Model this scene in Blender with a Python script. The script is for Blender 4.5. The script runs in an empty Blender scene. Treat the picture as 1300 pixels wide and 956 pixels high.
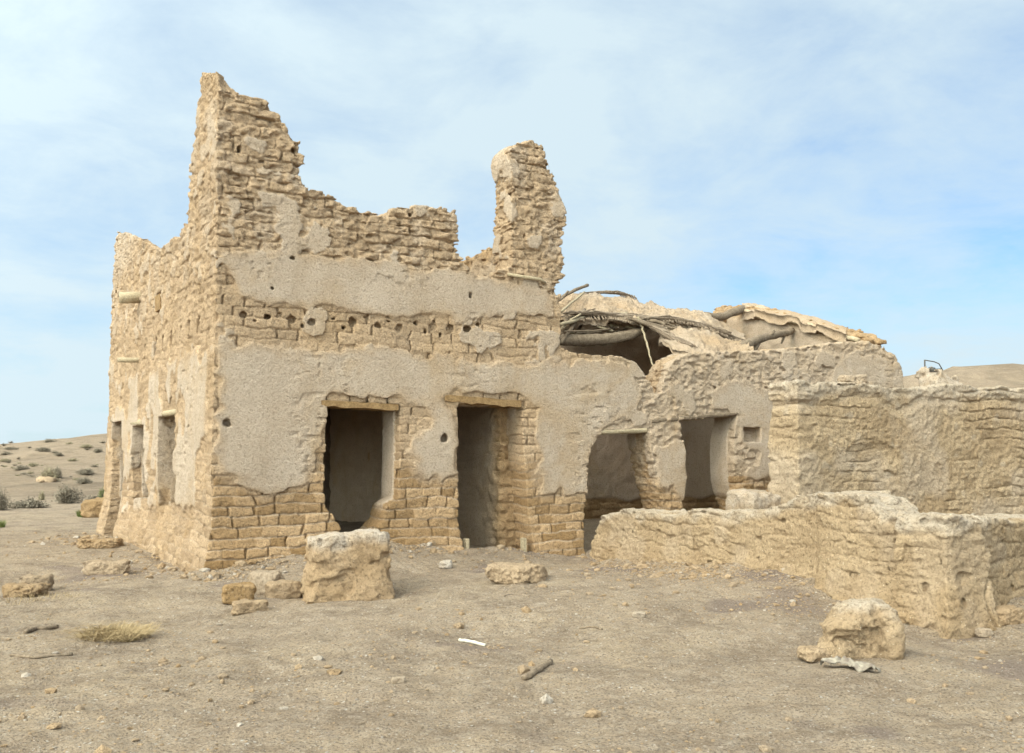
import bpy, math, random
import numpy as np
rnd = random.Random(7)
scn = bpy.context.scene
COL = scn.collection
R = math.radians
# ------------------------------------------------------------------ camera model (photo pixels 1300 x 956)
F_PX, PITCH, PPX = 1264.0, R(3.0), 650.0
PPY = 575.0 - F_PX * math.tan(PITCH)
EYE = np.array([0.0, 0.0, 1.6])
def ray(px, py):
    xc, yc = (px - PPX) / F_PX, -(py - PPY) / F_PX
    return np.array([xc, math.cos(PITCH) - yc * math.sin(PITCH), math.sin(PITCH) + yc * math.cos(PITCH)])
def at_z(px, py, z=0.0):
    d = ray(px, py); t = (z - EYE[2]) / d[2]
    return EYE + d * t
def at_y(px, py, Y):
    d = ray(px, py); return EYE + d * (Y / d[1])
def on_plane(px, py, p0, nrm):
    d = ray(px, py); nrm = np.asarray(nrm, float)
    return EYE + d * (np.dot(np.asarray(p0) - EYE, nrm) / np.dot(d, nrm))
ANG = R(30.0)
CORNER = at_z(268, 735, 0.0)
ES = np.array([math.cos(ANG), math.sin(ANG), 0.0]); EN = np.array([-math.sin(ANG), math.cos(ANG), 0.0])
def to_b(P):
    q = np.asarray(P) - CORNER
    return np.array([q @ ES, q @ EN, q[2]])
def from_b(s, n, z):
    return CORNER + ES * s + EN * n + np.array([0, 0, z])
def front(px, py, n=0.0):            # pixel -> (s, z) on a plane parallel to the front wall
    b = to_b(on_plane(px, py, from_b(0, n, 0), EN)); return (b[0], b[2])
def side(px, py, s=0.0):             # pixel -> (n, z) on a plane parallel to the side wall
    b = to_b(on_plane(px, py, from_b(s, 0, 0), ES)); return (b[1], b[2])
def fp(pts, n=0.0): return [front(x, y, n) for x, y in pts]
def sp(pts, s=0.0): return [side(x, y, s) for x, y in pts]
# ------------------------------------------------------------------ noise
_T = np.random.RandomState(11).uniform(-1, 1, (64, 64, 64)).astype(np.float32).ravel()
def noise(x, y, z, f=1.0, seed=0):
    o = seed * 17.31
    x = x * f + o; y = y * f + o * 1.7; z = z * f + o * 0.6
    xi = np.floor(x); yi = np.floor(y); zi = np.floor(z)
    fx = (x - xi).astype(np.float32); fy = (y - yi).astype(np.float32); fz = (z - zi).astype(np.float32)
    fx = fx * fx * (3 - 2 * fx); fy = fy * fy * (3 - 2 * fy); fz = fz * fz * (3 - 2 * fz)
    xi = xi.astype(np.int64); yi = yi.astype(np.int64); zi = zi.astype(np.int64)
    x0 = (xi & 63) << 12; x1 = ((xi + 1) & 63) << 12
    y0 = (yi & 63) << 6; y1 = ((yi + 1) & 63) << 6
    z0 = zi & 63; z1 = (zi + 1) & 63
    def lp(a, b, t): return a + (b - a) * t
    a = lp(_T[x0 + y0 + z0], _T[x1 + y0 + z0], fx); b = lp(_T[x0 + y1 + z0], _T[x1 + y1 + z0], fx)
    c = lp(_T[x0 + y0 + z1], _T[x1 + y0 + z1], fx); d = lp(_T[x0 + y1 + z1], _T[x1 + y1 + z1], fx)
    return lp(lp(a, b, fy), lp(c, d, fy), fz)
def fbm(x, y, z, f=1.0, o=3, seed=0):
    r = 0; a = 1.0; t = 0
    for i in range(o):
        r = r + a * noise(x, y, z, f * 2.03 ** i, seed + i); t += a; a *= 0.5
    return r / t
def terr(v, k, sharp=0.72):
    """noise cut into flat steps with short steep risers: broken, flaked faces"""
    q = v * k; f = np.floor(q); return (f + sstep(sharp, 1.0, q - f)) / k
def hsh(i, j, k=0):
    i = np.asarray(i).astype(np.int64); j = np.asarray(j).astype(np.int64)
    return _T[((i * 73856093) ^ (j * 19349663) ^ (k * 83492791)) & 262143]
def sstep(a, b, x):
    t = np.clip((x - a) / (b - a), 0, 1); return t * t * (3 - 2 * t)
# ------------------------------------------------------------------ signed polygon distance
def poly_sd(poly, X, Y):
    P = np.asarray(poly, float); n = len(P)
    d = np.full(X.shape, 1e9); ins = np.zeros(X.shape, bool)
    for i in range(n):
        ax, ay = P[i]; bx, by = P[(i + 1) % n]
        ex, ey = bx - ax, by - ay; L = ex * ex + ey * ey + 1e-12
        t = np.clip(((X - ax) * ex + (Y - ay) * ey) / L, 0, 1)
        d = np.minimum(d, (X - ax - t * ex) ** 2 + (Y - ay - t * ey) ** 2)
        if abs(ey) > 1e-9:
            c = ((ay > Y) != (by > Y)) & (X < ex * (Y - ay) / ey + ax)
            ins ^= c
    d = np.sqrt(d); return np.where(ins, -d, d)
class Ras:
    """signed distance of polygons on a 2-D lattice with bilinear look-up"""
    def __init__(self, lo, hi, h, fn):
        self.lo, self.h = lo, h
        nx, ny = int((hi[0] - lo[0]) / h) + 2, int((hi[1] - lo[1]) / h) + 2
        X, Y = np.meshgrid(lo[0] + np.arange(nx) * h, lo[1] + np.arange(ny) * h, indexing='ij')
        self.a = fn(X, Y).astype(np.float32); self.n = (nx, ny)
    def __call__(self, x, y):
        u = np.clip((x - self.lo[0]) / self.h, 0, self.n[0] - 1.001); v = np.clip((y - self.lo[1]) / self.h, 0, self.n[1] - 1.001)
        i = u.astype(np.int32); j = v.astype(np.int32); fu = u - i; fv = v - j
        a = self.a
        return (a[i, j] * (1 - fu) + a[i + 1, j] * fu) * (1 - fv) + (a[i, j + 1] * (1 - fu) + a[i + 1, j + 1] * fu) * fv
# ------------------------------------------------------------------ surface nets
BAND = 0.15
def sdf_mesh(base, full, lo, hi, h, n=32):
    lo = np.asarray(lo, float); hi = np.asarray(hi, float)
    N = np.ceil((hi - lo) / h).astype(int)
    S = N + 4
    IDS, POS, Q = [], [], []
    half = (n / 2 + 1) * h * 1.733 + 0.22
    for ci in range(0, N[0], n):
        for cj in range(0, N[1], n):
            for ck in range(0, N[2], n):
                c = lo + (np.array([ci, cj, ck]) + n / 2) * h
                if abs(float(base(np.array([c[0]]), np.array([c[1]]), np.array([c[2]]))[0])) > half: continue
                I = np.arange(ci - 1, ci + n + 1); J = np.arange(cj - 1, cj + n + 1); K = np.arange(ck - 1, ck + n + 1)
                X, Y, Z = np.meshgrid(lo[0] + I * h, lo[1] + J * h, lo[2] + K * h, indexing='ij')
                X = X.ravel(); Y = Y.ravel(); Z = Z.ravel()
                b = base(X, Y, Z)
                m = np.abs(b) < BAND
                if not m.any(): continue
                b = b.astype(np.float32); b[m] = full(X[m], Y[m], Z[m], b[m])
                V = b.reshape(n + 2, n + 2, n + 2); neg = V < 0
                if neg.all() or not neg.any(): continue
                # active cells
                cnt = np.zeros((n + 1,) * 3, np.int8)
                for a in (0, 1):
                    for bb in (0, 1):
                        for cc in (0, 1):
                            cnt += neg[a:a + n + 1, bb:bb + n + 1, cc:cc + n + 1]
                act = (cnt > 0) & (cnt < 8)
                ai, aj, ak = np.nonzero(act)
                if len(ai) == 0: continue
                acc = np.zeros((len(ai), 3)); num = np.zeros(len(ai))
                for ax in range(3):
                    for p in (0, 1):
                        for q in (0, 1):
                            o0 = [0, 0, 0]; o1 = [0, 0, 0]
                            r1, r2 = [a for a in range(3) if a != ax]
                            o0[r1] = o1[r1] = p; o0[r2] = o1[r2] = q; o1[ax] = 1
                            va = V[ai + o0[0], aj + o0[1], ak + o0[2]]; vb = V[ai + o1[0], aj + o1[1], ak + o1[2]]
                            cr = (va < 0) != (vb < 0)
                            t = va / np.where(cr, va - vb, 1)
                            pos = np.zeros((len(ai), 3)); pos[:, r1] = p; pos[:, r2] = q; pos[:, ax] = t
                            acc += pos * cr[:, None]; num += cr
                pos = acc / num[:, None] + np.stack([ai, aj, ak], 1) + np.array([ci - 1, cj - 1, ck - 1])
                gid = lambda i, j, k: ((i + ci).astype(np.int64) * S[1] + (j + cj)) * S[2] + (k + ck)
                IDS.append(gid(ai, aj, ak)); POS.append(lo + pos * h)
                for ax in range(3):
                    A = neg[1:n + 1, 1:n + 1, 1:n + 1]
                    sl = [slice(1, n + 1)] * 3; sl[ax] = slice(2, n + 2); B = neg[tuple(sl)]
                    for flip, msk in ((0, A & ~B), (1, ~A & B)):
                        i, j, k = [w + 1 for w in np.nonzero(msk)]
                        if len(i) == 0: continue
                        g = []
                        for (p, q) in ((-1, -1), (0, -1), (0, 0), (-1, 0)):
                            o = [0, 0, 0]; o[(ax + 1) % 3] = p; o[(ax + 2) % 3] = q
                            g.append(gid(i + o[0], j + o[1], k + o[2]))
                        if flip: g = g[::-1]
                        Q.append(np.stack(g, 1))
    IDS = np.concatenate(IDS); POS = np.concatenate(POS); Q = np.concatenate(Q)
    u, idx = np.unique(IDS, return_index=True)
    V = POS[idx]; Fq = np.searchsorted(u, Q)
    return keep_large(V, Fq)
def keep_large(V, Fq, frac=0.02):
    """drop loose crumbs that float free of the body"""
    n = len(V); lab = np.arange(n)
    e = np.concatenate([Fq[:, [0, 1]], Fq[:, [1, 2]], Fq[:, [2, 3]], Fq[:, [3, 0]]])
    while True:
        m = np.minimum(lab[e[:, 0]], lab[e[:, 1]])
        new = lab.copy()
        np.minimum.at(new, lab[e[:, 0]], m); np.minimum.at(new, lab[e[:, 1]], m)
        new = new[new]; new = new[new]
        if (new == lab).all(): break
        lab = new
    c = np.bincount(lab, minlength=n); ok = c[lab] > max(60, frac * c.max())
    Fq = Fq[ok[Fq[:, 0]]]
    us, inv = np.unique(Fq.ravel(), return_inverse=True)
    return V[us], inv.reshape(Fq.shape)
# ------------------------------------------------------------------ mesh to object
def new_mesh(name, V, Fc, mat, parent=None, smooth=True, mask=None):
    me = bpy.data.meshes.new(name)
    V = np.asarray(V, np.float32)
    if isinstance(Fc, np.ndarray):
        k = Fc.shape[1]; nf = len(Fc)
        me.vertices.add(len(V)); me.vertices.foreach_set('co', V.ravel())
        me.loops.add(nf * k); me.loops.foreach_set('vertex_index', Fc.astype(np.int32).ravel())
        me.polygons.add(nf); me.polygons.foreach_set('loop_start', (np.arange(nf) * k).astype(np.int32))
        me.update(calc_edges=True)
    else:
        me.from_pydata([tuple(map(float, v)) for v in V], [], Fc); me.update()
    me.validate()
    me.polygons.foreach_set('use_smooth', np.full(len(me.polygons), smooth))
    if mask is not None:
        at = me.attributes.new('mask', 'FLOAT_COLOR', 'POINT')
        at.data.foreach_set('color', np.asarray(mask, np.float32).ravel())
    me.materials.append(mat)
    o = bpy.data.objects.new(name, me); COL.objects.link(o)
    if parent is not None: o.parent = parent
    return o
def tag(o, label, cat, group=None):
    o['label'] = label; o['category'] = cat
    if group: o['group'] = group
    return o
def struct(o, kind='structure'):
    o['kind'] = kind; return o
def empty(name, loc, rz=0):
    o = bpy.data.objects.new(name, None); COL.objects.link(o); o.location = loc; o.rotation_euler = (0, 0, rz)
    o.empty_display_size = 0.2; return o
class MB:
    def __init__(s): s.v = []; s.f = []
    def add(s, v, f):
        b = len(s.v); s.v += [tuple(map(float, q)) for q in v]; s.f += [tuple(b + i for i in q) for q in f]
    def tube(s, pts, rad, k=8, wob=0.0, cap=True):
        pts = [np.asarray(p, float) for p in pts]
        if not hasattr(rad, '__len__'): rad = [rad] * len(pts)
        V, Fc = [], []
        ref = np.array([0.13, 0.21, 1.0])
        for i, p in enumerate(pts):
            t = pts[min(i + 1, len(pts) - 1)] - pts[max(i - 1, 0)]; t = t / (np.linalg.norm(t) + 1e-9)
            r0 = ref if abs(t @ ref) < 0.95 else np.array([1.0, 0, 0])
            a = np.cross(t, r0); a /= np.linalg.norm(a) + 1e-9; b = np.cross(t, a)
            for j in range(k):
                w = 1 + wob * rnd.uniform(-1, 1)
                if rad[i] > .06: w += .16 * float(noise(np.array([p[0] * 1.0]), np.array([p[1] + j * .9]), np.array([p[2]]), 3.0, 150)[0])
                V.append(p + (a * math.cos(2 * math.pi * j / k) + b * math.sin(2 * math.pi * j / k)) * rad[i] * w)
        for i in range(len(pts) - 1):
            for j in range(k):
                Fc.append((i * k + j, i * k + (j + 1) % k, (i + 1) * k + (j + 1) % k, (i + 1) * k + j))
        if cap:
            Fc.append(tuple(range(k - 1, -1, -1))); Fc.append(tuple((len(pts) - 1) * k + j for j in range(k)))
        s.add(V, Fc)
    def box(s, lo, hi, jit=0.0):
        x0, y0, z0 = lo; x1, y1, z1 = hi
        v = [(x, y, z) for z in (z0, z1) for y in (y0, y1) for x in (x0, x1)]
        v = [tuple(c + rnd.uniform(-jit, jit) for c in q) for q in v]
        s.add(v, [(0, 2, 3, 1), (4, 5, 7, 6), (0, 1, 5, 4), (2, 6, 7, 3), (0, 4, 6, 2), (1, 3, 7, 5)])
    def build(s, name, mat, parent=None, smooth=True):
        return new_mesh(name, s.v, s.f, mat, parent, smooth)
def smooth_path(pts, n=6, jit=0.0):
    """Catmull-Rom through the points"""
    P = [np.asarray(p, float) for p in pts]; P = [2 * P[0] - P[1]] + P + [2 * P[-1] - P[-2]]
    out = []
    for i in range(1, len(P) - 2):
        for k in range(n):
            t = k / n
            q = 0.5 * ((2 * P[i]) + (-P[i - 1] + P[i + 1]) * t + (2 * P[i - 1] - 5 * P[i] + 4 * P[i + 1] - P[i + 2]) * t * t + (-P[i - 1] + 3 * P[i] - 3 * P[i + 1] + P[i + 2]) * t ** 3)
            out.append(q + np.array([rnd.uniform(-jit, jit) for _ in range(3)]))
    out.append(P[-2]); return out
# ------------------------------------------------------------------ materials
def nodes_of(name):
    m = bpy.data.materials.new(name); m.use_nodes = True
    nt = m.node_tree; nt.nodes.clear(); return m, nt
class NB:
    def __init__(s, nt): s.nt = nt
    def n(s, t, **kw):
        nd = s.nt.nodes.new(t)
        for k, v in kw.items():
            if k.startswith('_'): setattr(nd, k[1:], v)
        for k, v in kw.items():
            if k.startswith('_'): continue
            key = k.replace('__', ' ')
            if key.isdigit(): key = int(key)
            if key in ('i0', 'i1', 'i2'): key = int(key[1])
            if isinstance(v, bpy.types.NodeSocket): s.nt.links.new(v, nd.inputs[key])
            else: nd.inputs[key].default_value = v
        return nd
    def noise(s, vec, scale, detail=4, rough=0.6, dist=0.0):
        return s.n('ShaderNodeTexNoise', Vector=vec, Scale=scale, Detail=detail, Roughness=rough, Distortion=dist).outputs['Fac']
    def ramp(s, fac, stops):
        r = s.nt.nodes.new('ShaderNodeValToRGB'); s.nt.links.new(fac, r.inputs['Fac'])
        el = r.color_ramp.elements
        while len(el) < len(stops): el.new(0.5)
        for e, (p, c) in zip(el, stops):
            e.position = p; e.color = (c, c, c, 1) if not hasattr(c, '__len__') else (*c, 1)
        return r.outputs['Color']
    def mix(s, fac, a, b, blend='MIX'):
        m = s.nt.nodes.new('ShaderNodeMix'); m.data_type = 'RGBA'; m.blend_type = blend; m.clamp_factor = True
        for key, v in ((0, fac), (6, a), (7, b)):
            if isinstance(v, bpy.types.NodeSocket): s.nt.links.new(v, m.inputs[key])
            elif key == 0: m.inputs[0].default_value = v
            else: m.inputs[key].default_value = (*v, 1)
        return m.outputs[2]
    def math(s, op, a, b=0.0, c=0.0):
        m = s.nt.nodes.new('ShaderNodeMath'); m.operation = op
        for k, v in enumerate((a, b, c)):
            if isinstance(v, bpy.types.NodeSocket): s.nt.links.new(v, m.inputs[k])
            else: m.inputs[k].default_value = v
        return m.outputs[0]
    def bump(s, h, dist, strength=1.0, normal=None):
        b = s.nt.nodes.new('ShaderNodeBump'); b.inputs['Distance'].default_value = dist; b.inputs['Strength'].default_value = strength
        s.nt.links.new(h, b.inputs['Height'])
        if normal is not None: s.nt.links.new(normal, b.inputs['Normal'])
        return b.outputs['Normal']
    def out(s, col, rough, normal=None, spec=0.15):
        p = s.nt.nodes.new('ShaderNodeBsdfPrincipled')
        if isinstance(col, bpy.types.NodeSocket): s.nt.links.new(col, p.inputs['Base Color'])
        else: p.inputs['Base Color'].default_value = (*col, 1)
        p.inputs['Roughness'].default_value = rough; p.inputs['Specular IOR Level'].default_value = spec
        if normal is not None: s.nt.links.new(normal, p.inputs['Normal'])
        o = s.nt.nodes.new('ShaderNodeOutputMaterial'); s.nt.links.new(p.outputs[0], o.inputs['Surface'])
        return p
def mud_material(name, brick, ochre, plaster, white, speck=0.5, chips=0.25):
    brick, ochre, plaster, white = [(q[0], q[1] * .955, q[2] * 1.04) for q in (brick, ochre, plaster, white)]
    m, nt = nodes_of(name); b = NB(nt)
    geo = b.n('ShaderNodeNewGeometry'); pos = geo.outputs['Position']
    at = b.n('ShaderNodeAttribute', _attribute_name='mask')
    sep = b.n('ShaderNodeSeparateColor', Color=at.outputs['Color'])
    pl, tint, wh, oc = sep.outputs[0], sep.outputs[1], sep.outputs[2], at.outputs['Alpha']
    n1 = b.noise(pos, 1.3, 5, 0.6); n2 = b.noise(pos, 7.0, 5, 0.65); n3 = b.noise(pos, 38.0, 4, 0.7)
    c = b.mix(oc, brick, ochre)
    c = b.mix(b.ramp(n2, [(0.35, 0.0), (0.75, 0.55)]), c, tuple(x * 0.74 for x in ochre))
    c = b.mix(tint, c, tuple(min(1, x * 1.28 + 0.02) for x in brick))
    pc = b.mix(b.ramp(n1, [(0.35, 0.0), (0.7, 0.8)]), plaster, tuple(x * y for x, y in zip(plaster, (0.88, 0.84, 0.78))))
    pc = b.mix(b.ramp(n2, [(0.45, 0.0), (0.75, 0.5)]), pc, tuple(x * y for x, y in zip(plaster, (1.1, 1.12, 1.14))))
    st = b.n('ShaderNodeVectorMath', _operation='MULTIPLY', i0=pos, i1=(1.0, 1.0, 0.16)).outputs[0]
    s1 = b.noise(st, 3.2, 5, 0.65, 0.4); s2 = b.noise(pos, 0.8, 5, 0.7, 0.5)
    pc = b.mix(b.ramp(s1, [(0.52, 0.0), (0.74, 0.5)]), pc, tuple(x * y for x, y in zip(plaster, (0.76, 0.72, 0.64))))
    pc = b.mix(b.ramp(s2, [(0.52, 0.0), (0.66, 0.6)]), pc, tuple(x * y for x, y in zip(plaster, (0.86, 0.76, 0.60))))
    c = b.mix(pl, c, pc)
    wn = b.math('MULTIPLY', wh, b.ramp(n2, [(0.3, 0.35), (0.6, 1.0)]))
    c = b.mix(wn, c, white)
    # straw bits and grit in the mud: small light and dark flecks
    vor = b.n('ShaderNodeTexVoronoi', Vector=pos, Scale=34.0, Randomness=1.0)
    fl = b.ramp(vor.outputs['Distance'], [(0.10, 1.0), (0.22, 0.0)])
    pick = b.n('ShaderNodeSeparateColor', Color=vor.outputs['Color'])
    lf = b.math('MULTIPLY', fl, b.ramp(pick.outputs[0], [(0.78, 0.0), (0.82, 1.0)]))
    df = b.math('MULTIPLY', fl, b.ramp(pick.outputs[1], [(0.80, 0.0), (0.84, 1.0)]))
    c = b.mix(b.math('MULTIPLY', lf, speck), c, tuple(min(0.8, x * 1.5 + 0.06) for x in plaster))
    rough_ = b.math('MULTIPLY_ADD', pl, -0.4, 1.0)
    c = b.mix(b.math('MULTIPLY', b.math('MULTIPLY', df, speck), rough_), c, tuple(x * 0.45 for x in brick))
    c = b.mix(b.math('MULTIPLY', b.ramp(n3, [(0.34, 0.6), (0.5, 0.0)]), rough_), c, (0.14, 0.095, 0.055))
    # relief
    n4 = b.noise(pos, 95.0, 3, 0.7)
    wv = b.n('ShaderNodeVectorMath', _operation='ADD', i0=pos, i1=b.n('ShaderNodeTexNoise', Vector=pos, Scale=6.0, Detail=3).outputs['Color']).outputs[0]
    ve = b.n('ShaderNodeTexVoronoi', _feature='DISTANCE_TO_EDGE', Vector=wv, Scale=3.2)
    crk = b.ramp(ve.outputs['Distance'], [(0.0, 0.0), (0.02, 1.0)])
    gate = b.ramp(b.noise(pos, 1.9, 3, 0.5), [(0.56, 0.0), (0.62, 1.0)])
    crk = b.math('SUBTRACT', 1.0, b.math('MULTIPLY', b.math('SUBTRACT', 1.0, crk), gate))
    peb = b.n('ShaderNodeTexVoronoi', Vector=pos, Scale=24.0)
    nrm = b.bump(crk, 0.012, 0.7)
    nrm = b.bump(b.ramp(peb.outputs['Distance'], [(0.0, 1.0), (0.5, 0.0)]), 0.02 * speck, 0.8, nrm)
    nrm = b.bump(n2, 0.03, 0.5, nrm); nrm = b.bump(n3, 0.045, 1.0, nrm); nrm = b.bump(n4, 0.02, 1.0, nrm)
    b.out(c, 0.95, nrm, 0.08)
    return m
M = {}
M['mud'] = mud_material('mud_brick_and_plaster', (0.44, 0.30, 0.155), (0.35, 0.22, 0.095), (0.56, 0.46, 0.33), (0.60, 0.52, 0.40))
M['yard'] = mud_material('pebbly_yellow_mud', (0.435, 0.328, 0.19), (0.40, 0.275, 0.14), (0.53, 0.432, 0.30), (0.53, 0.45, 0.325), speck=0.9)
M['rock'] = mud_material('pale_mud_lump', (0.42, 0.305, 0.175), (0.40, 0.26, 0.115), (0.42, 0.335, 0.225), (0.60, 0.54, 0.43), speck=0.6)
M['indoor_shade'] = mud_material('shade_darkened_indoor_plaster', (0.30, 0.23, 0.145), (0.28, 0.20, 0.11), (0.30, 0.245, 0.175), (0.4, 0.35, 0.28))  # darker mud copy: the main room's shade is put into the wall colour
def ground_material():
    m, nt = nodes_of('dusty_ground'); b = NB(nt)
    pos = b.n('ShaderNodeNewGeometry').outputs['Position']
    at = b.n('ShaderNodeAttribute', _attribute_name='mask')
    sep = b.n('ShaderNodeSeparateColor', Color=at.outputs['Color'])
    n0 = b.noise(pos, 0.35, 4, 0.6); n1 = b.noise(pos, 1.6, 6, 0.65, 0.3); n2 = b.noise(pos, 9.0, 5, 0.7); n3 = b.noise(pos, 55.0, 4, 0.75)
    c = b.mix(b.ramp(n0, [(0.35, 0.0), (0.65, 1.0)]), (0.37, 0.275, 0.18), (0.41, 0.305, 0.19))
    c = b.mix(b.ramp(n1, [(0.42, 0.0), (0.62, 0.85)]), c, (0.25, 0.18, 0.115))
    c = b.mix(b.ramp(n2, [(0.45, 0.0), (0.72, 0.7)]), c, (0.45, 0.36, 0.255))
    c = b.mix(sep.outputs[0], c, (0.25, 0.185, 0.135))      # damp reddish soil
    c = b.mix(sep.outputs[1], c, (0.225, 0.162, 0.10))      # tan hillside earth
    hz_ = b.math('MULTIPLY', sep.outputs[1], b.ramp(b.noise(pos, 0.35, 7, 0.72, 0.6), [(0.48, 0.0), (0.62, 0.9)]))
    c = b.mix(hz_, c, (0.12, 0.088, 0.058))
    c = b.mix(b.ramp(n3, [(0.36, 0.9), (0.5, 0.0)]), c, (0.13, 0.095, 0.065))
    for sc, thr in ((26.0, 0.80), (60.0, 0.72)):
        v = b.n('ShaderNodeTexVoronoi', Vector=pos, Scale=sc)
        fl = b.ramp(v.outputs['Distance'], [(0.16, 1.0), (0.3, 0.0)])
        pk = b.n('ShaderNodeSeparateColor', Color=v.outputs['Color'])
        c = b.mix(b.math('MULTIPLY', fl, b.ramp(pk.outputs[0], [(thr, 0.0), (thr + 0.03, 0.75)])), c, (0.56, 0.50, 0.41))
        c = b.mix(b.math('MULTIPLY', fl, b.ramp(pk.outputs[1], [(thr, 0.0), (thr + 0.03, 0.7)])), c, (0.15, 0.115, 0.085))
    c = b.mix(1.0, c, (0.99, 1.0, 1.10), 'MULTIPLY')
    v = b.n('ShaderNodeTexVoronoi', Vector=pos, Scale=30.0)
    peb = b.ramp(v.outputs['Distance'], [(0.0, 1.0), (0.4, 0.0)])
    wv = b.n('ShaderNodeVectorMath', _operation='ADD', i0=pos, i1=b.n('ShaderNodeTexNoise', Vector=pos, Scale=5.0, Detail=3).outputs['Color']).outputs[0]
    ve = b.n('ShaderNodeTexVoronoi', _feature='DISTANCE_TO_EDGE', Vector=wv, Scale=3.0)
    crk = b.ramp(ve.outputs['Distance'], [(0.0, 0.0), (0.03, 1.0)])
    gate = b.ramp(b.noise(pos, 0.9, 3, 0.5), [(0.5, 0.0), (0.6, 1.0)])
    crk = b.math('SUBTRACT', 1.0, b.math('MULTIPLY', b.math('SUBTRACT', 1.0, crk), gate))
    nrm = b.bump(crk, 0.015, 0.6)
    nrm = b.bump(n1, 0.18, 0.7, nrm); nrm = b.bump(n2, 0.09, 0.9, nrm); nrm = b.bump(peb, 0.008, 0.6, nrm); nrm = b.bump(n3, 0.03, 1.0, nrm)
    b.out(c, 0.97, nrm, 0.06); return m
M['ground'] = ground_material()
def wood(name, c0, c1, sc=9.0):
    m, nt = nodes_of(name); b = NB(nt)
    tc = b.n('ShaderNodeTexCoord').outputs['Object']
    n1 = b.noise(tc, sc, 5, 0.7, 1.5); n2 = b.noise(tc, sc * 5, 4, 0.7, 0.6)
    c = b.mix(b.ramp(n1, [(0.35, 0.0), (0.65, 1.0)]), c0, c1)
    c = b.mix(b.ramp(n2, [(0.35, 0.6), (0.5, 0.0)]), c, tuple(x * 0.4 for x in c0))
    b.out(c, 0.85, b.bump(n2, 0.012, 0.8, b.bump(n1, 0.02, 0.5)), 0.15); return m
M['grey_wood'] = wood('weathered_grey_wood', (0.13, 0.092, 0.062), (0.25, 0.188, 0.132))
M['brown_wood'] = wood('brown_lintel_wood', (0.17, 0.10, 0.045), (0.29, 0.185, 0.09))
M['pale_wood'] = wood('pale_stick_wood', (0.30, 0.235, 0.15), (0.41, 0.33, 0.225))
M['dark_reed'] = wood('grey_reeds', (0.17, 0.125, 0.09), (0.32, 0.245, 0.18), 14)
def plain(name, c, c2, sc=12.0, rough=0.9):
    m, nt = nodes_of(name); b = NB(nt)
    pos = b.n('ShaderNodeNewGeometry').outputs['Position']
    n1 = b.noise(pos, sc, 4, 0.6)
    b.out(b.mix(b.ramp(n1, [(0.35, 0.0), (0.65, 1.0)]), c, c2), rough, b.bump(n1, 0.01, 0.4), 0.1); return m
M['straw'] = plain('dry_straw', (0.25, 0.175, 0.09), (0.36, 0.265, 0.15), 30)
M['dry_bush'] = plain('dry_grey_twigs', (0.15, 0.125, 0.095), (0.24, 0.20, 0.15), 5)
M['tan_bush'] = plain('dry_tan_twigs', (0.24, 0.20, 0.13), (0.32, 0.27, 0.18), 5)
M['green_bush'] = plain('dull_green_leaves', (0.10, 0.125, 0.04), (0.19, 0.20, 0.07), 6)
M['sheet'] = plain('dirty_white_sheet', (0.28, 0.24, 0.19), (0.14, 0.11, 0.09), 16, 0.9)
M['white_stick'] = plain('bleached_white', (0.50, 0.46, 0.39), (0.42, 0.37, 0.30), 20)
M['dark_metal'] = plain('rusty_dark_metal', (0.05, 0.05, 0.055), (0.09, 0.075, 0.06), 8, 0.6)
# ------------------------------------------------------------------ brick relief shared by all walls
def bricks(a, z, x, y, ch=0.134, bl=0.31, joint=0.013, seed=0, wob=1.0):
    """bed joint, head joint (0 in the joint .. 1 on the brick), random depth of the head joint, two random values of the brick"""
    aw = a + 0.07 * wob * noise(x, y, z, 2.6, 31 + seed) + 0.026 * wob * noise(x, y, z, 8, 32 + seed)
    zw = z + 0.06 * wob * noise(x, y, z, 0.9, 33 + seed) + 0.030 * wob * noise(x, y, z, 4.2, 34 + seed) + 0.010 * noise(x, y, z, 13, 35 + seed)
    row = np.floor(zw / ch); fz = (zw / ch - row) * ch
    lw = bl * (1 + 0.18 * hsh(row, row * 0 + 5, 3))
    u = aw / lw + hsh(row, row * 0 + 9, 4) * 3; col = np.floor(u); fu = (u - col) * lw
    bed = sstep(0.0, joint, np.minimum(fz, ch - fz) - 0.004); head = sstep(0.0, joint, np.minimum(fu, lw - fu) - 0.003)
    return bed, head, hsh(row, np.round(u), 11), hsh(row, col, 7), hsh(row, col, 13)
# ------------------------------------------------------------------ MAIN RUIN : front wall + side wall as one relief
TH = 0.55
sil_front = fp([(272, 92), (284, 112), (300, 119), (318, 125), (332, 123), (345, 137), (357, 153), (366, 171), (380, 181), (384, 196), (383, 224),
    (388, 241), (405, 243), (425, 250), (435, 262), (455, 266), (480, 273), (494, 271), (500, 263), (520, 262), (560, 265), (578, 270), (582, 290),
    (583, 312), (588, 334), (600, 346), (630, 345), (647, 342), (650, 325), (649, 290), (651, 240), (650, 215), (648, 200), (650, 189), (658, 182), (675, 177), (690, 184), (696, 205),
    (705, 226), (711, 250), (717, 275), (714, 300), (715, 330), (716, 350), (707, 366), (712, 385), (712, 440), (725, 447), (760, 451), (790, 454),
    (805, 461), (816, 475), (825, 489), (833, 502), (838, 502), (842, 487), (848, 469), (858, 457), (875, 450), (920, 448), (960, 447), (1020, 441),
    (1060, 436), (1100, 433), (1120, 440), (1135, 452), (1143, 470), (1145, 500), (1146, 640)])
sil_front = [(-1.2, sil_front[0][1] - 0.05)] + sil_front + [(sil_front[-1][0], -0.8), (-1.2, -0.8)]
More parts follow.
